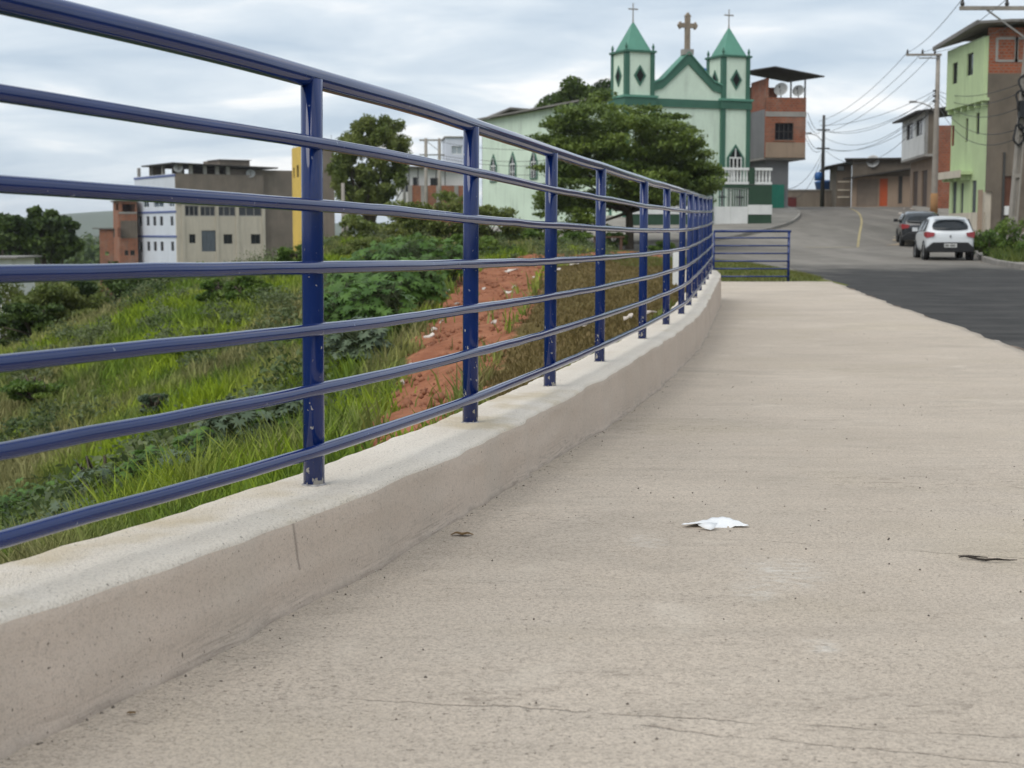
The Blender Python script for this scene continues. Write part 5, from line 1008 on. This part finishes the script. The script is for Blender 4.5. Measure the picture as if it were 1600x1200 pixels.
tree('round_tree', 'dense rounded olive green tree on the hill', base, bl, 'round', .18, 46000, 8, .2, up=.2, shell=.7)
bl = [(P(px_, py_, 104 + g.uniform(-1, 1)), (g.uniform(.8, 1.2), .9, g.uniform(.5, .8))) for px_, py_ in ((852,175),(868,162),(885,152),(900,143),(915,148),(935,150),(955,152),(975,160),(880,170),(905,165),(930,168),(895,135),(862,172),(950,140))]
base = P(905, 340, 104); base.z = 1.0; tree('far_tree', 'dark rounded tree rising behind the church nave', base, bl, 'dark', .26, 14000, 4, .25)
for k, (cx, cy, w_, h_, lb) in enumerate(((14, 374, 36, 30, 'yellowish dark tree at the foot of the hill by the low white house'), (74, 374, 34, 29, 'dark broad leaved tree with ragged top beside the far blue hills'))):
    bl = []
    for j in range(26):
        a = g.uniform(0, 6.28); t = g.random()**.5; bl.append((P(cx + math.cos(a)*w_*t, cy + math.sin(a)*h_*t, 92 + 4*k + g.uniform(-1.2, 1.2)), (g.uniform(.4, .75), .5, g.uniform(.3, .5))))
    if k == 1:
        for px_, py_ in ((56, 338), (62, 345), (85, 342), (80, 335), (100, 345), (112, 352), (117, 378), (121, 385), (105, 395), (55, 330)): bl.append((P(px_, py_, 96), (.5, .4, .3)))
    base = P(cx, 430, 92 + 4*k); base.z = gz(base.x, base.y); tree('hillside_tree', lb, base, bl, 'round' if k == 0 and False else 'dark',   .34, 9000, 20 + k, .22, aspect=.6)
# shrubs on the hill
def shrub(px_, py_, w_, h_, Y_, leaf, size, n, seed, label, name='shrub', group=None):
    b = P(px_, py_, Y_); b.z = gz(b.x, b.y)
    if h_ < 0: h_ = (P(px_, -h_, Y_).z - b.z)*F/Y_
    zc_ = b.z; k = Y_/F; gg = random.Random(seed); bl = []
    for j in range(16):
        a = gg.uniform(0, 6.28); t = gg.random()**.5; bl.append((b + Vector((math.cos(a)*w_*.42*t*k, gg.uniform(-.5, .5)*w_*.5*k, (h_*(.5 + .38*math.sin(a)*t))*k)), (w_*.15*k*gg.uniform(.7, 1.3), w_*.15*k, h_*.13*k*gg.uniform(.7, 1.4))))
    return tree(name, label, b, bl, leaf, size, n, seed, .05, group, cat='shrub', fork=.3)
GS = 'shrubs growing on the hillside'
SH = [(600, 386, 140, 62, 50, 'shrub', .15, 'loose olive shrub between the two blue posts above the lobed plants'), (682, 392, 150, 84, 47, 'shrub', .15, 'large olive shrub just uphill of the lobed plants'), (765, 396, 120, 66, 48, 'shrub', .15, 'olive shrub at the top of the red earth strip'),
      (528, 372, 100, 56, 56, 'shrub', .16, 'olive shrub around the weathered post'), (640, 350, 130, 52, 74, 'shrub', .2, 'olive shrub in front of the brick retaining wall'), (722, 345, 130, 55, 74, 'shrub', .2, 'olive shrub between the brick retaining wall and the church nave'), (560, 345, 100, 60, 70, 'dark', .2, 'dark shrub under the round tree'),
      (120, 458, 150, -418, 47, 'shrub', .15, 'pale olive bush below the narrow brick house'), (205, 450, 130, -406, 50, 'dark', .15, 'dark bush below the white apartment block'), (30, 478, 150, -425, 44, 'shrub', .14, 'pale olive bush beside the low white house'), (90, 492, 150, -432, 40, 'shrub', .13, 'broad pale olive bush below the ragged dark tree'), (165, 486, 130, -424, 42, 'dark', .13, 'compact dark bush between the pale olive bushes'), (-20, 500, 150, -440, 38, 'dark', .13, 'dark bush at the foot of the bank'), (250, 450, 120, -412, 46, 'dark', .13, 'dark bush at the end of the grassy crest'), (50, 520, 130, -470, 37, 'dark', .12, 'low dark bush where the bank meets the valley'), (310, 440, 110, -410, 48, 'shrub', .13, 'olive bush behind the grassy crest'),
      (265, 442, 90, 34, 54, 'shrub', .14, 'low olive shrub below the corner of the cream block'), (385, 470, 80, 46, 30, 'weed', .09, 'bright green bushy weed beside the bare earth patch of the slope'), (345, 462, 70, 44, 31, 'weed', .09, 'smaller bright green weed next to the bushy weed'), (840, 396, 70, 36, 52, 'weed', .12, 'bright green weed at the foot of the church nave'), (900, 394, 60, 26, 54, 'weed', .12, 'low weed in the shade of the spreading tree by the nave'),
      (1035, 392, 40, 22, 58, 'weed', .12, 'low weed in front of the dark green fence wall'), (470, 440, 70, 50, 36, 'weed', .09, 'bright weed tuft beside the blue post on the crest'), (240, 600, 60, 40, 17, 'castorb', .06, 'small bluish weed alone in the open grass'), (165, 735, 90, 62, 12.5, 'castorb', .05, 'rounded bluish grey weed near the parapet wall'), (960, 390, 46, 30, 58, 'dark', .12, 'dark shrub at the trunk of the spreading tree'),
      (440, 385, 90, 40, 56, 'weed', .13, 'tall weeds on the crest below the yellow house'), (370, 405, 100, 34, 54, 'weed', .13, 'tall weeds on the crest below the cream block'), (650, 420, 130, 50, 38, 'weed', .10, 'bright weeds between the olive shrubs and the lobed plants'), (740, 412, 90, 40, 42, 'weed', .1, 'bright weeds beside the upper end of the red earth strip'), (580, 420, 120, 44, 40, 'shrub', .1, 'grey green low shrub on the slope above the lobed plants'), (300, 520, 90, 34, 24, 'weed', .07, 'flat patch of bright weeds in the open slope'), (60, 600, 120, 40, 24, 'weed', .07, 'long patch of green weeds below the pale olive bushes')]
for k, (a, b, c, d, e, f, s_, lb) in enumerate(SH): shrub(a, b, c, d, e, f, s_, 4200 if d > 0 else 7000, 100 + k, lb, group=GS)
for k, (a, b, c, d, e) in enumerate(((1545, 408, 60, 60, 50), (1590, 408, 70, 80, 49), (1560, 400, 60, 70, 54), (1610, 410, 60, 60, 47), (1535, 398, 40, 40, 56))):
    t = shrub(a, b, c, d, e, 'weed', .10, 2200, 200 + k, 'leafy green weed growing on the verge behind the kerb by the leaning pole', 'verge_weed', 'weeds on the verge')
# broad leaved castor plants: lobed leaves on stems
def castor(px_, py_, w_, h_, leaf, nl, ls, seed, label, Y_=None):
    b = hit(px_, py_) if Y_ is None else P(px_, py_, Y_); b.z = gz(b.x, b.y) if Y_ is None or True else b.z; k = b.y/F; gg = np.random.default_rng(seed); r = empty('castor_plant', b, 0, label, 'plant', 'broad leaved plants on the slope')
    V = []; Q = []; m = MB(); W_, H_ = w_*k, h_*k
    stems = [Vector((gg.uniform(-.4, .4)*W_, gg.uniform(-.4, .4)*W_, H_*gg.uniform(.55, .95))) for _ in range(6)]
    for s_ in stems: m.tube([(0, 0, -.1), s_*.5 + Vector((0, 0, .1*H_)), s_], [.018, .013, .007], 5)
    for i in range(nl):
        a = gg.uniform(0, 6.28); t = gg.random()**.5; c = Vector((math.cos(a)*W_*.5*t, math.sin(a)*W_*.4*t, H_*(.25 + .75*gg.random()*math.sqrt(max(.05, 1-t*t*.8))))); s = ls*gg.uniform(.6, 1.25)
        st = stems[i % 6]; m.tube([st.lerp(Vector((0, 0, 0)), gg.uniform(0, .5)), c], [.005, .003], 3, False)
        nv = Vector((c.x*.8 + gg.normal()*.35, c.y*.8 - .25 + gg.normal()*.35, .9)).normalized(); x = nv.cross(Vector((gg.normal(), gg.normal(), gg.normal()))).normalized(); y = nv.cross(x); n0 = len(V); V.append(tuple(c))
        for j in range(15):
            th = -2.6 + 5.2*j/14; rr_ = s*((.52 + .10*math.cos(th)) if j % 2 == 0 else .27); q = c + (x*math.cos(th) + y*math.sin(th))*rr_ - nv*rr_*rr_/s*.35; V.append(tuple(q))
        Q += [(n0, n0+1+j, n0+2+j) for j in range(14)]
    o = np_mesh('leaves', V, Q, LM[leaf], r); tag(o, kind='stuff'); m.build('stem', plain('green_stem', (.06, .08, .03), .6), r)
for k, (px_, py_, w_, h_, lf, nlv, ls) in enumerate(((560, 520, 110, 95, 'castor', 230, .19), (618, 500, 120, 105, 'castor', 240, .19), (655, 490, 90, 95, 'castor', 220, .19), (590, 445, 110, 70, 'castor', 200, .20), (650, 440, 120, 75, 'castor', 210, .20), (705, 445, 80, 70, 'castor', 170, .20), (545, 470, 80, 60, 'castor', 150, .19), (535, 545, 110, 100, 'castor', 200, .17), (590, 535, 120, 110, 'castor', 220, .17), (560, 575, 110, 80, 'castorb', 170, .14), (370, 725, 130, 110, 'castorb', 150, .11), (425, 700, 110, 90, 'castor', 130, .12), (320, 745, 110, 80, 'castor', 110, .11), (60, 830, 130, 90, 'castor', 130, .11), (170, 800, 130, 80, 'castorb', 120, .11), (240, 775, 110, 80, 'castor', 110, .11), (120, 845, 110, 70, 'castorb', 100, .1), (20, 850, 110, 80, 'castor', 110, .11), (290, 765, 90, 70, 'castorb', 90, .1), (455, 690, 70, 80, 'castorb', 90, .11))):
    castor(px_, py_, w_, h_, lf, nlv, ls, 300 + k, ('bright green lobed leaf plant in the thicket beside the red earth strip' if k < 9 else 'bluish lobed leaf plant at the edge of the red earth strip' if k < 10 else {'castor': 'small green lobed leaf plant just outside the parapet wall', 'castorb': 'small bluish lobed leaf plant just outside the parapet wall'}[lf]))
# grass
def grass(n, seed):
    gg = np.random.default_rng(seed); Y = 5 + 57*gg.random(n*3)**1.7; X = edge_x(Y) - .1 - gg.random(n*3)**1.25*(6.5 + Y*.6); ok = (X > -.42*Y - 6.0); X, Y = X[ok][:n], Y[ok][:n]
    jx = .09*np.sin(X*5.1 + Y*3.3) + .06*np.sin(Y*7.7 - X*2.1) + gg.normal(size=len(X))*.05; red = inpoly(X + jx, Y + jx, RED) | inpoly(X + jx*.5, Y, RED2); dry = inpoly(X, Y, DRY); keep = ~red | (gg.random(len(X)) < .006); keep &= ~(dry & (gg.random(len(X)) < .25)); X, Y, dry = X[keep], Y[keep], dry[keep]; n = len(X)
    cl = .5 + .5*np.sin(X*.9 + 1.3*np.sin(Y*.31))*np.cos(Y*.53 + X*.21); cl2 = .5 + .5*np.sin(X*3.1 + Y*1.7)*np.sin(Y*2.3 - X*1.1)
    nearw = sstep(.0, 1.2, edge_x(Y) - X)
    h = (.05 + .26*(cl*cl2)**1.2 + .20*gg.random(n)**3)*(.35 + .65*nearw); h = np.where(dry, .035 + .04*gg.random(n), h); wd = (.006 + .0011*Y)*(.7 + .6*gg.random(n)); Zb = terrain(X, Y) - .02
    th = gg.random(n)*6.283; dx, dy = np.cos(th), np.sin(th); ph = th + gg.normal(size=n)*.9 + 1.57; lx, ly = np.cos(ph), np.sin(ph); ln = h*(.25 + .5*gg.random(n))
    b = np.stack([X, Y, Zb], -1); sd = np.stack([dx*wd, dy*wd, 0*X], -1)*.5; m = b + np.stack([lx*ln*.35, ly*ln*.35, h*.6], -1); tp_ = b + np.stack([lx*ln, ly*ln, h], -1)
    V = np.stack([b - sd, b + sd, m + sd*.7, m - sd*.7, tp_], 1).reshape(-1, 3); i0 = np.arange(n)*5
    T = np.concatenate([np.stack([i0, i0+1, i0+2], -1), np.stack([i0, i0+2, i0+3], -1), np.stack([i0+3, i0+2, i0+4], -1)]); return V, T
def grassmat():
    t = NT('hillside_grass_blades'); gm = t.n('ShaderNodeNewGeometry'); r = gm.outputs['Random Per Island']; big = t.noise(.33, 4, .6); st = t.noise(.45, 4, .6, stretch=(1.0, .3, 1), dist=.6); mid = t.noise(.9, 4, .65)
    a = t.n('ShaderNodeAttribute'); a.attribute_name = 'dry'
    col = t.mix(r, (.085, .14, .022), (.21, .30, .04)); col = t.mix(t.math('MULTIPLY', t.ramp(big, .46, .58), .85), col, t.mix(r, (.20, .28, .018), (.38, .47, .03))); col = t.mix(t.math('MULTIPLY', t.ramp(st, .45, .58), .8), col, t.mix(r, (.19, .17, .075), (.38, .33, .17)))
    col = t.mix(t.math('MULTIPLY', t.ramp(mid, .55, .66), .65), col, (.05, .085, .022)); col = t.mix(a.outputs['Fac'], col, t.mix(r, (.13, .10, .035), (.21, .16, .07)))
    t.out(col, .7, spec=.15); tr = t.n('ShaderNodeBsdfTranslucent'); t.L.new(col, tr.inputs[0]); ms = t.n('ShaderNodeMixShader'); ms.inputs[0].default_value = .3; t.L.new(t.b.outputs[0], ms.inputs[1]); t.L.new(tr.outputs[0], ms.inputs[2]); t.L.new(ms.outputs[0], t.N['Material Output'].inputs[0]); return t.m
V, T = grass(330000, 11); go2 = np_mesh('hillside_grass', V, T, grassmat()); tag(go2, 'long green and straw coloured grass covering the hillside', 'grass', kind='stuff')
a = go2.data.attributes.new('dry', 'FLOAT', 'POINT'); a.data.foreach_set('value', inpoly(V[:, 0], V[:, 1], DRY).astype(np.float32))
gg = np.random.default_rng(21); cs = []; rs = []; ns = []
for k in range(1500):
    Y_ = 6.2 + 50*gg.random()**2.0; X_ = float(edge_x(Y_)) - .3 - gg.random()*(1 + .42*Y_)
    if X_ < -.37*Y_ - 1 or mnoise.noise((X_*.35, Y_*.2, 7)) < -.05 or blurmask(RED, np.array([X_]), np.array([Y_]), .3)[0] > .2 or inpoly(np.array([X_]), np.array([Y_]), DRY)[0]: continue
    q = gg.uniform(.10, .34)*(1 + .012*Y_); cs.append((X_, Y_, gz(X_, Y_) + q*.55)); rs.append((q, q, q*.6)); ns.append(int(90 + 130*gg.random()))
V, Q = leaves(cs, rs, ns, .07, .4, 31, .5, .6); tag(np_mesh('weed_cover', V, Q, leafmat('mixed_weed_leaves', (.035, .06, .022), (.12, .17, .05), (.20, .22, .10), .3, .45)), 'mixed low weeds scattered through the hillside grass', 'weeds', kind='stuff')
# lawn by the end railing and weeds on the verge
gg = np.random.default_rng(5); n = 14000; Y = 30.1 + gg.random(n)*13; X = 2.6 + gg.random(n)*5.2; ok = X < np.interp(Y, rlY, rlX) - .15; X, Y = X[ok], Y[ok]; n = len(X); b = np.stack([X, Y, terrain(X, Y) - .01], -1); th = gg.random(n)*6.28; sd = np.stack([np.cos(th), np.sin(th), 0*th], -1)*.012; tp_ = b + np.stack([gg.normal(size=n)*.03, gg.normal(size=n)*.03, .04 + .06*gg.random(n)], -1)
lw = np_mesh('lawn_grass', np.stack([b - sd, b + sd, tp_], 1).reshape(-1, 3), np.arange(3*n).reshape(-1, 3), leafmat('lawn_blades', (.07, .095, .016), (.13, .155, .028), (.19, .17, .055), .3, .5)); tag(lw, 'short yellowish lawn beyond the end of the walkway', 'grass', kind='stuff')
n = 9000; Y = 44 + gg.random(n)*12; X = np.interp(Y, rrY, rrX) + .2 + gg.random(n)*3.5; b = np.stack([X, Y, road_z(Y) + .1], -1); th = gg.random(n)*6.28; sd = np.stack([np.cos(th), np.sin(th), 0*th], -1)*.03; tp_ = b + np.stack([gg.normal(size=n)*.1, gg.normal(size=n)*.1, .12 + .35*gg.random(n)**2], -1)
lw = np_mesh('verge_grass', np.stack([b - sd, b + sd, tp_], 1).reshape(-1, 3), np.arange(3*n).reshape(-1, 3), leafmat('verge_blades', (.04, .075, .012), (.09, .13, .02), (.15, .17, .035), .3, .7)); tag(lw, 'wild bright grass on the verge behind the right kerb', 'grass', kind='stuff')
# ------------------------------------------------------------------ litter and small things
M_paper = plain('torn_white_paper', (.80, .80, .80), .8, .04, 12); M_pale = plain('pale_plaster_scrap', (.55, .48, .42), .9, .15, 6)
M_scrap = plain('dusty_white_scrap', (.62, .56, .50), .9, .2, 8)
GL = 'scraps of litter on the bank'
LIT = [(910, 519, 32, 1), (800, 427, 26, 0), (897, 417, 16, 0), (873, 424, 10, 0), (1027, 436, 9, 0), (982, 508, 16, 1), (1015, 500, 22, 1), (1052, 405, 7, 0), (772, 510, 12, 0), (670, 535, 22, 0), (678, 520, 12, 0), (703, 495, 9, 0), (714, 480, 10, 0), (640, 580, 9, 0), (756, 455, 8, 0), (795, 463, 16, 0), (803, 452, 10, 0), (690, 508, 8, 0), (676, 573, 12, 1), (833, 437, 6, 0), (860, 500, 5, 0), (700, 458, 9, 0), (628, 606, 8, 0)]
for k, (px_, py_, w_, mt) in enumerate(LIT):
    c = hit(px_, py_); s_ = w_*c.y/F; gg = random.Random(k); m = MB(); nn_ = 9; top = []
    for j in range(nn_):
        a = 6.283*j/nn_; rr_ = s_*.5*gg.uniform(.6, 1.1); x, y = rr_*math.cos(a), rr_*math.sin(a); z = gz(c.x + x, c.y + y) - c.z + gg.uniform(.01, .05) + (.04 if w_ > 15 else .015); top.append(Vector((x, y, z)))
    m.v = [tuple(q) for q in top] + [(0, 0, .06 + .06*s_)] + [tuple(q + Vector((0, 0, -.012))) for q in top]; m.f = [(j, (j+1) % nn_, nn_) for j in range(nn_)] + [(nn_+1+(j+1) % nn_, nn_+1+j, j, (j+1) % nn_)[::-1] for j in range(nn_)]; m.m = [0]*len(m.f)
    o = m.build('litter_scrap', M_pale if mt else M_scrap); o.location = c
    tag(o, ('flat pale scrap lying on the dry turf below the railing' if mt else 'crumpled white litter scrap lying on the red and brown bank'), 'litter', GL)
# torn paper on the walkway (arched sheet touching the ground at its tips)
up_e = [(1065, 818.5), (1085, 816), (1104, 811), (1118, 808), (1130, 807.5), (1142, 809.5), (1155, 814.5), (1163, 818), (1170, 820)]
lo_e = [(1065.5, 819.5), (1085, 817.5), (1103, 817), (1107, 818), (1122, 828), (1140, 827), (1150, 821), (1162, 821.5), (1170.5, 820.5)]
z0 = float(walk_z(4.5)); Yc = gpt(1118, 828, z0)[1]; m = MB(); NP = 40; NR = 7; o0 = P(1118, 826, Yc); o0.z = z0
for i in range(NP):
    px_ = lerp(1065, 1170, i/(NP-1)); a = np.interp(px_, [p[0] for p in up_e], [p[1] for p in up_e]); b = np.interp(px_, [p[0] for p in lo_e], [p[1] for p in lo_e]) + .5*mnoise.noise((px_*.4, 0, 0)); yb = Yc + .10*math.sin(math.pi*i/(NP-1)) + .02
    for j in range(NR):
        t = j/(NR-1); q = P(px_, lerp(a, b, t), lerp(yb, Yc + .015, t)); q.z = max(q.z, z0 + .004) + .0035*mnoise.noise((px_*.12, t*3, 1)); m.v.append(tuple(q - o0))
m.f = [(i*NR+j, i*NR+j+1, (i+1)*NR+j+1, (i+1)*NR+j) for i in range(NP-1) for j in range(NR-1)]; m.m = [0]*len(m.f)
fl = [(1090, 823.5), (1107, 819.5), (1121, 821), (1116, 829), (1110, 831.5), (1102, 829.5)]; n0 = len(m.v); m.v += [tuple(P(x, y, Yc - .005 - .003*(y-820)) - o0 + Vector((0, 0, .006))) for x, y in fl]; m.f.append(tuple(range(n0, n0+6))); m.m.append(0)
pp = m.build('torn_paper', M_paper, None, True); pp.location = o0; so4 = pp.modifiers.new('s', 'SOLIDIFY'); so4.thickness = .0012; tag(pp, 'torn sheet of white paper curled up on the walkway', 'paper')
# twig, dry leaf, crumbs of mortar
M_twig = plain('charred_twig_bark', (.035, .028, .022), .9, .3, 20)
def gp(px_, py_): x, y = gpt(px_, py_, .13); x, y = gpt(px_, py_, float(walk_z(y))); return Vector((x, y, float(walk_z(y))))
a, b = gp(1498, 875), gp(1590, 880); tw = empty('twig', a, 0, 'dark dry twig lying on the cement walkway', 'twig')
MB().tube([Vector((0, 0, .007)) + (b-a)*t + Vector((0, .01*math.sin(t*9), .002*math.sin(t*13))) for t in np.linspace(0, 1, 10)], [.001, .002, .0035, .003, .004, .003, .0035, .0025, .002, .001], 6).build('stem', M_twig, tw, True)
MB().tube([(b-a)*.05 + Vector((0, .03, .005)), (b-a)*.2 + Vector((0, .015, .009)), (b-a)*.5 + Vector((0, .002, .011))], [.0015, .003, .001], 5).build('split', M_twig, tw, True)
for k, (px_, py_, w_, lb) in enumerate(((722, 838, 36, 'brown curled dry leaf at the foot of the parapet'), (205, 1118, 14, 'small dark dry leaf at the foot of the parapet wall'))):
    c = gp(px_, py_) ; s_ = w_*c.y/F; m = MB(); NP = 12
    for i in range(NP):
        t = i/(NP-1); hw = .18*s_*math.sin(math.pi*min(1, t*.95 + .03)) + .002; x = (t-.5)*s_
        for sgn in (-1, 0, 1): m.v.append((x, sgn*hw + .04*s_*math.sin(t*7), .004 + abs(sgn)*.25*hw + .06*s_*math.sin(t*math.pi*2)**2))
    for i in range(NP-1):
        for j in range(2): m.f.append((i*3+j, i*3+j+1, i*3+j+4, i*3+j+3)); m.m.append(0)
    o = m.build('dry_leaf', plain('dry_leaf_brown', (.16, .095, .035), .8, .4, 60)); o.location = c; so5 = o.modifiers.new('s', 'SOLIDIFY'); so5.thickness = .001; tag(o, lb, 'leaf')
gg = np.random.default_rng(9); n = 2600; Y = 1.9 + 16*gg.random(n)**2; xl_ = wall_x(Y) + RIN + .03; xr_ = np.interp(Y, rEY, rEX) - .05; u_ = gg.random(n); u_[:900] = u_[:900]**5; X = xl_ + (xr_ - xl_)*u_; Zg = walk_z(Y)
r_ = .0012 + .0028*gg.random(n)**3; oct_ = np.array([(1,0,0),(-1,0,0),(0,1,0),(0,-1,0),(0,0,1),(0,0,-1)], float); V = (np.stack([X, Y, Zg + .001], -1)[:, None] + oct_[None]*r_[:, None, None]*(.6 + .8*gg.random((n, 6, 1)))).reshape(-1, 3)
tri = np.array([(0,2,4),(2,1,4),(1,3,4),(3,0,4),(2,0,5),(1,2,5),(3,1,5),(0,3,5)]); T = (tri[None] + (np.arange(n)*6)[:, None, None]).reshape(-1, 3)
def gritm():
    t = NT('mortar_grit'); g_ = t.n('ShaderNodeNewGeometry'); return t.out(t.mix(t.ramp(g_.outputs['Random Per Island'], .3, .7), (.10, .085, .07), (.45, .40, .33)), .9)
mg = np_mesh('mortar_grit', V, T, gritm())
bx = [p[0] for p in RED]; by = [p[1] for p in RED]; m_ = 6000; X2 = gg.uniform(min(bx), max(bx), m_); Y2 = gg.uniform(min(by), max(by), m_); ok = inpoly(X2, Y2, RED); X2, Y2 = X2[ok], Y2[ok]; m_ = len(X2); r2 = .008 + .035*gg.random(m_)**4
V2 = (np.stack([X2, Y2, terrain(X2, Y2) + r2*.2], -1)[:, None] + oct_[None]*r2[:, None, None]*(.6 + .8*gg.random((m_, 6, 1)))).reshape(-1, 3); T2 = (tri[None] + (np.arange(m_)*6)[:, None, None]).reshape(-1, 3)
tag(np_mesh('earth_clods', V2, T2, plain('red_earth_clod', (.30, .125, .068), .95, .3, 2)), 'loose red earth clods on the bare bank', 'clods', kind='stuff')
tag(mg, 'loose mortar grit scattered on the walkway', 'grit', kind='stuff')
for k, (px_, py_) in enumerate(((1535, 527), (1569, 541), (1541, 533))):
    c = gpt(px_, py_, 0.0); o = MB().lathe([(.001, 0), (.05, .01), (.06, .035), (.03, .06), (.001, .065)], seg=7).build('white_pebble', M_pale); o.location = (c[0]+.12, c[1], -.09); o.rotation_euler = (0, 0, k); o.scale = (1.3, .8, 1); tag(o, 'pale lump of rubble on the asphalt beside the walkway edge', 'rubble', 'rubble along the walkway edge')
for k in range(14):
    Y_ = 84 + 10*random.random(); x_ = float(np.interp(Y_, rrY, rrX)) + random.uniform(-1.2, .2); s_ = random.uniform(.06, .16); o = MB().lathe([(.001, 0), (s_*.9, .0), (s_, s_*.3), (s_*.5, s_*.6), (.001, s_*.65)], seg=6).build('rubble_lump', M_pale if k % 2 else M_kerb); o.location = (x_, Y_, float(road_z(Y_)) - .01); o.rotation_euler = (0, 0, k); tag(o, 'lump of builder rubble at the road edge below the balcony house', 'rubble', 'rubble at the road edge')
gg = np.random.default_rng(77); cs = []; rs = []; ns = []
for k in range(170):
    Y_ = 230 + 420*gg.random(); X_ = (gg.uniform(-140, 330) - 800)/F*Y_; q = gg.uniform(1.8, 4.2); cs.append((X_, Y_, -7 + q*1.0)); rs.append((q*1.3, q, q*1.1)); ns.append(110)
V, Q = leaves(cs, rs, ns, 1.3, .2, 41, .7, .4); tag(np_mesh('far_wood', V, Q, LM['dark']), 'far belt of trees in the valley below the hills', 'woods', kind='stuff')
# distant hills
m = MB(); hx = np.linspace(-1900, 400, 60); V = []
for x in hx: 
    h = 14 + 16*mnoise.noise((x*.0016, 3, 0)) + 7*mnoise.noise((x*.006, 1, 0)); h = 10 + 22*math.exp(-((x + 640)/200)**2) + h*.4
    V += [(x, 2150, -8), (x, 2400, h*.7), (x, 2600, h), (x, 3000, -8)]
tag(np_mesh('distant_hills', V, [(i*4+j, (i+1)*4+j, (i+1)*4+j+1, i*4+j+1) for i in range(59) for j in range(3)], plain('wooded_hill', (.05, .075, .03), .95, .3, .01), None, True), kind='structure')
# ------------------------------------------------------------------ air
hz = MB().box(-4400, 4400, -640, 4600, -10, 45).build('haze', None); tag(hz, kind='stuff'); hm = bpy.data.materials.new('pale_air'); hm.use_nodes = True; hn = hm.node_tree; hn.nodes.clear()
ho = hn.nodes.new('ShaderNodeOutputMaterial'); hv = hn.nodes.new('ShaderNodeVolumePrincipled'); hv.inputs['Color'].default_value = (.93, .96, 1, 1); hv.inputs['Density'].default_value = .00017; hv.inputs['Anisotropy'].default_value = .1; hn.links.new(hv.outputs[0], ho.inputs['Volume']); hz.data.materials.append(hm)
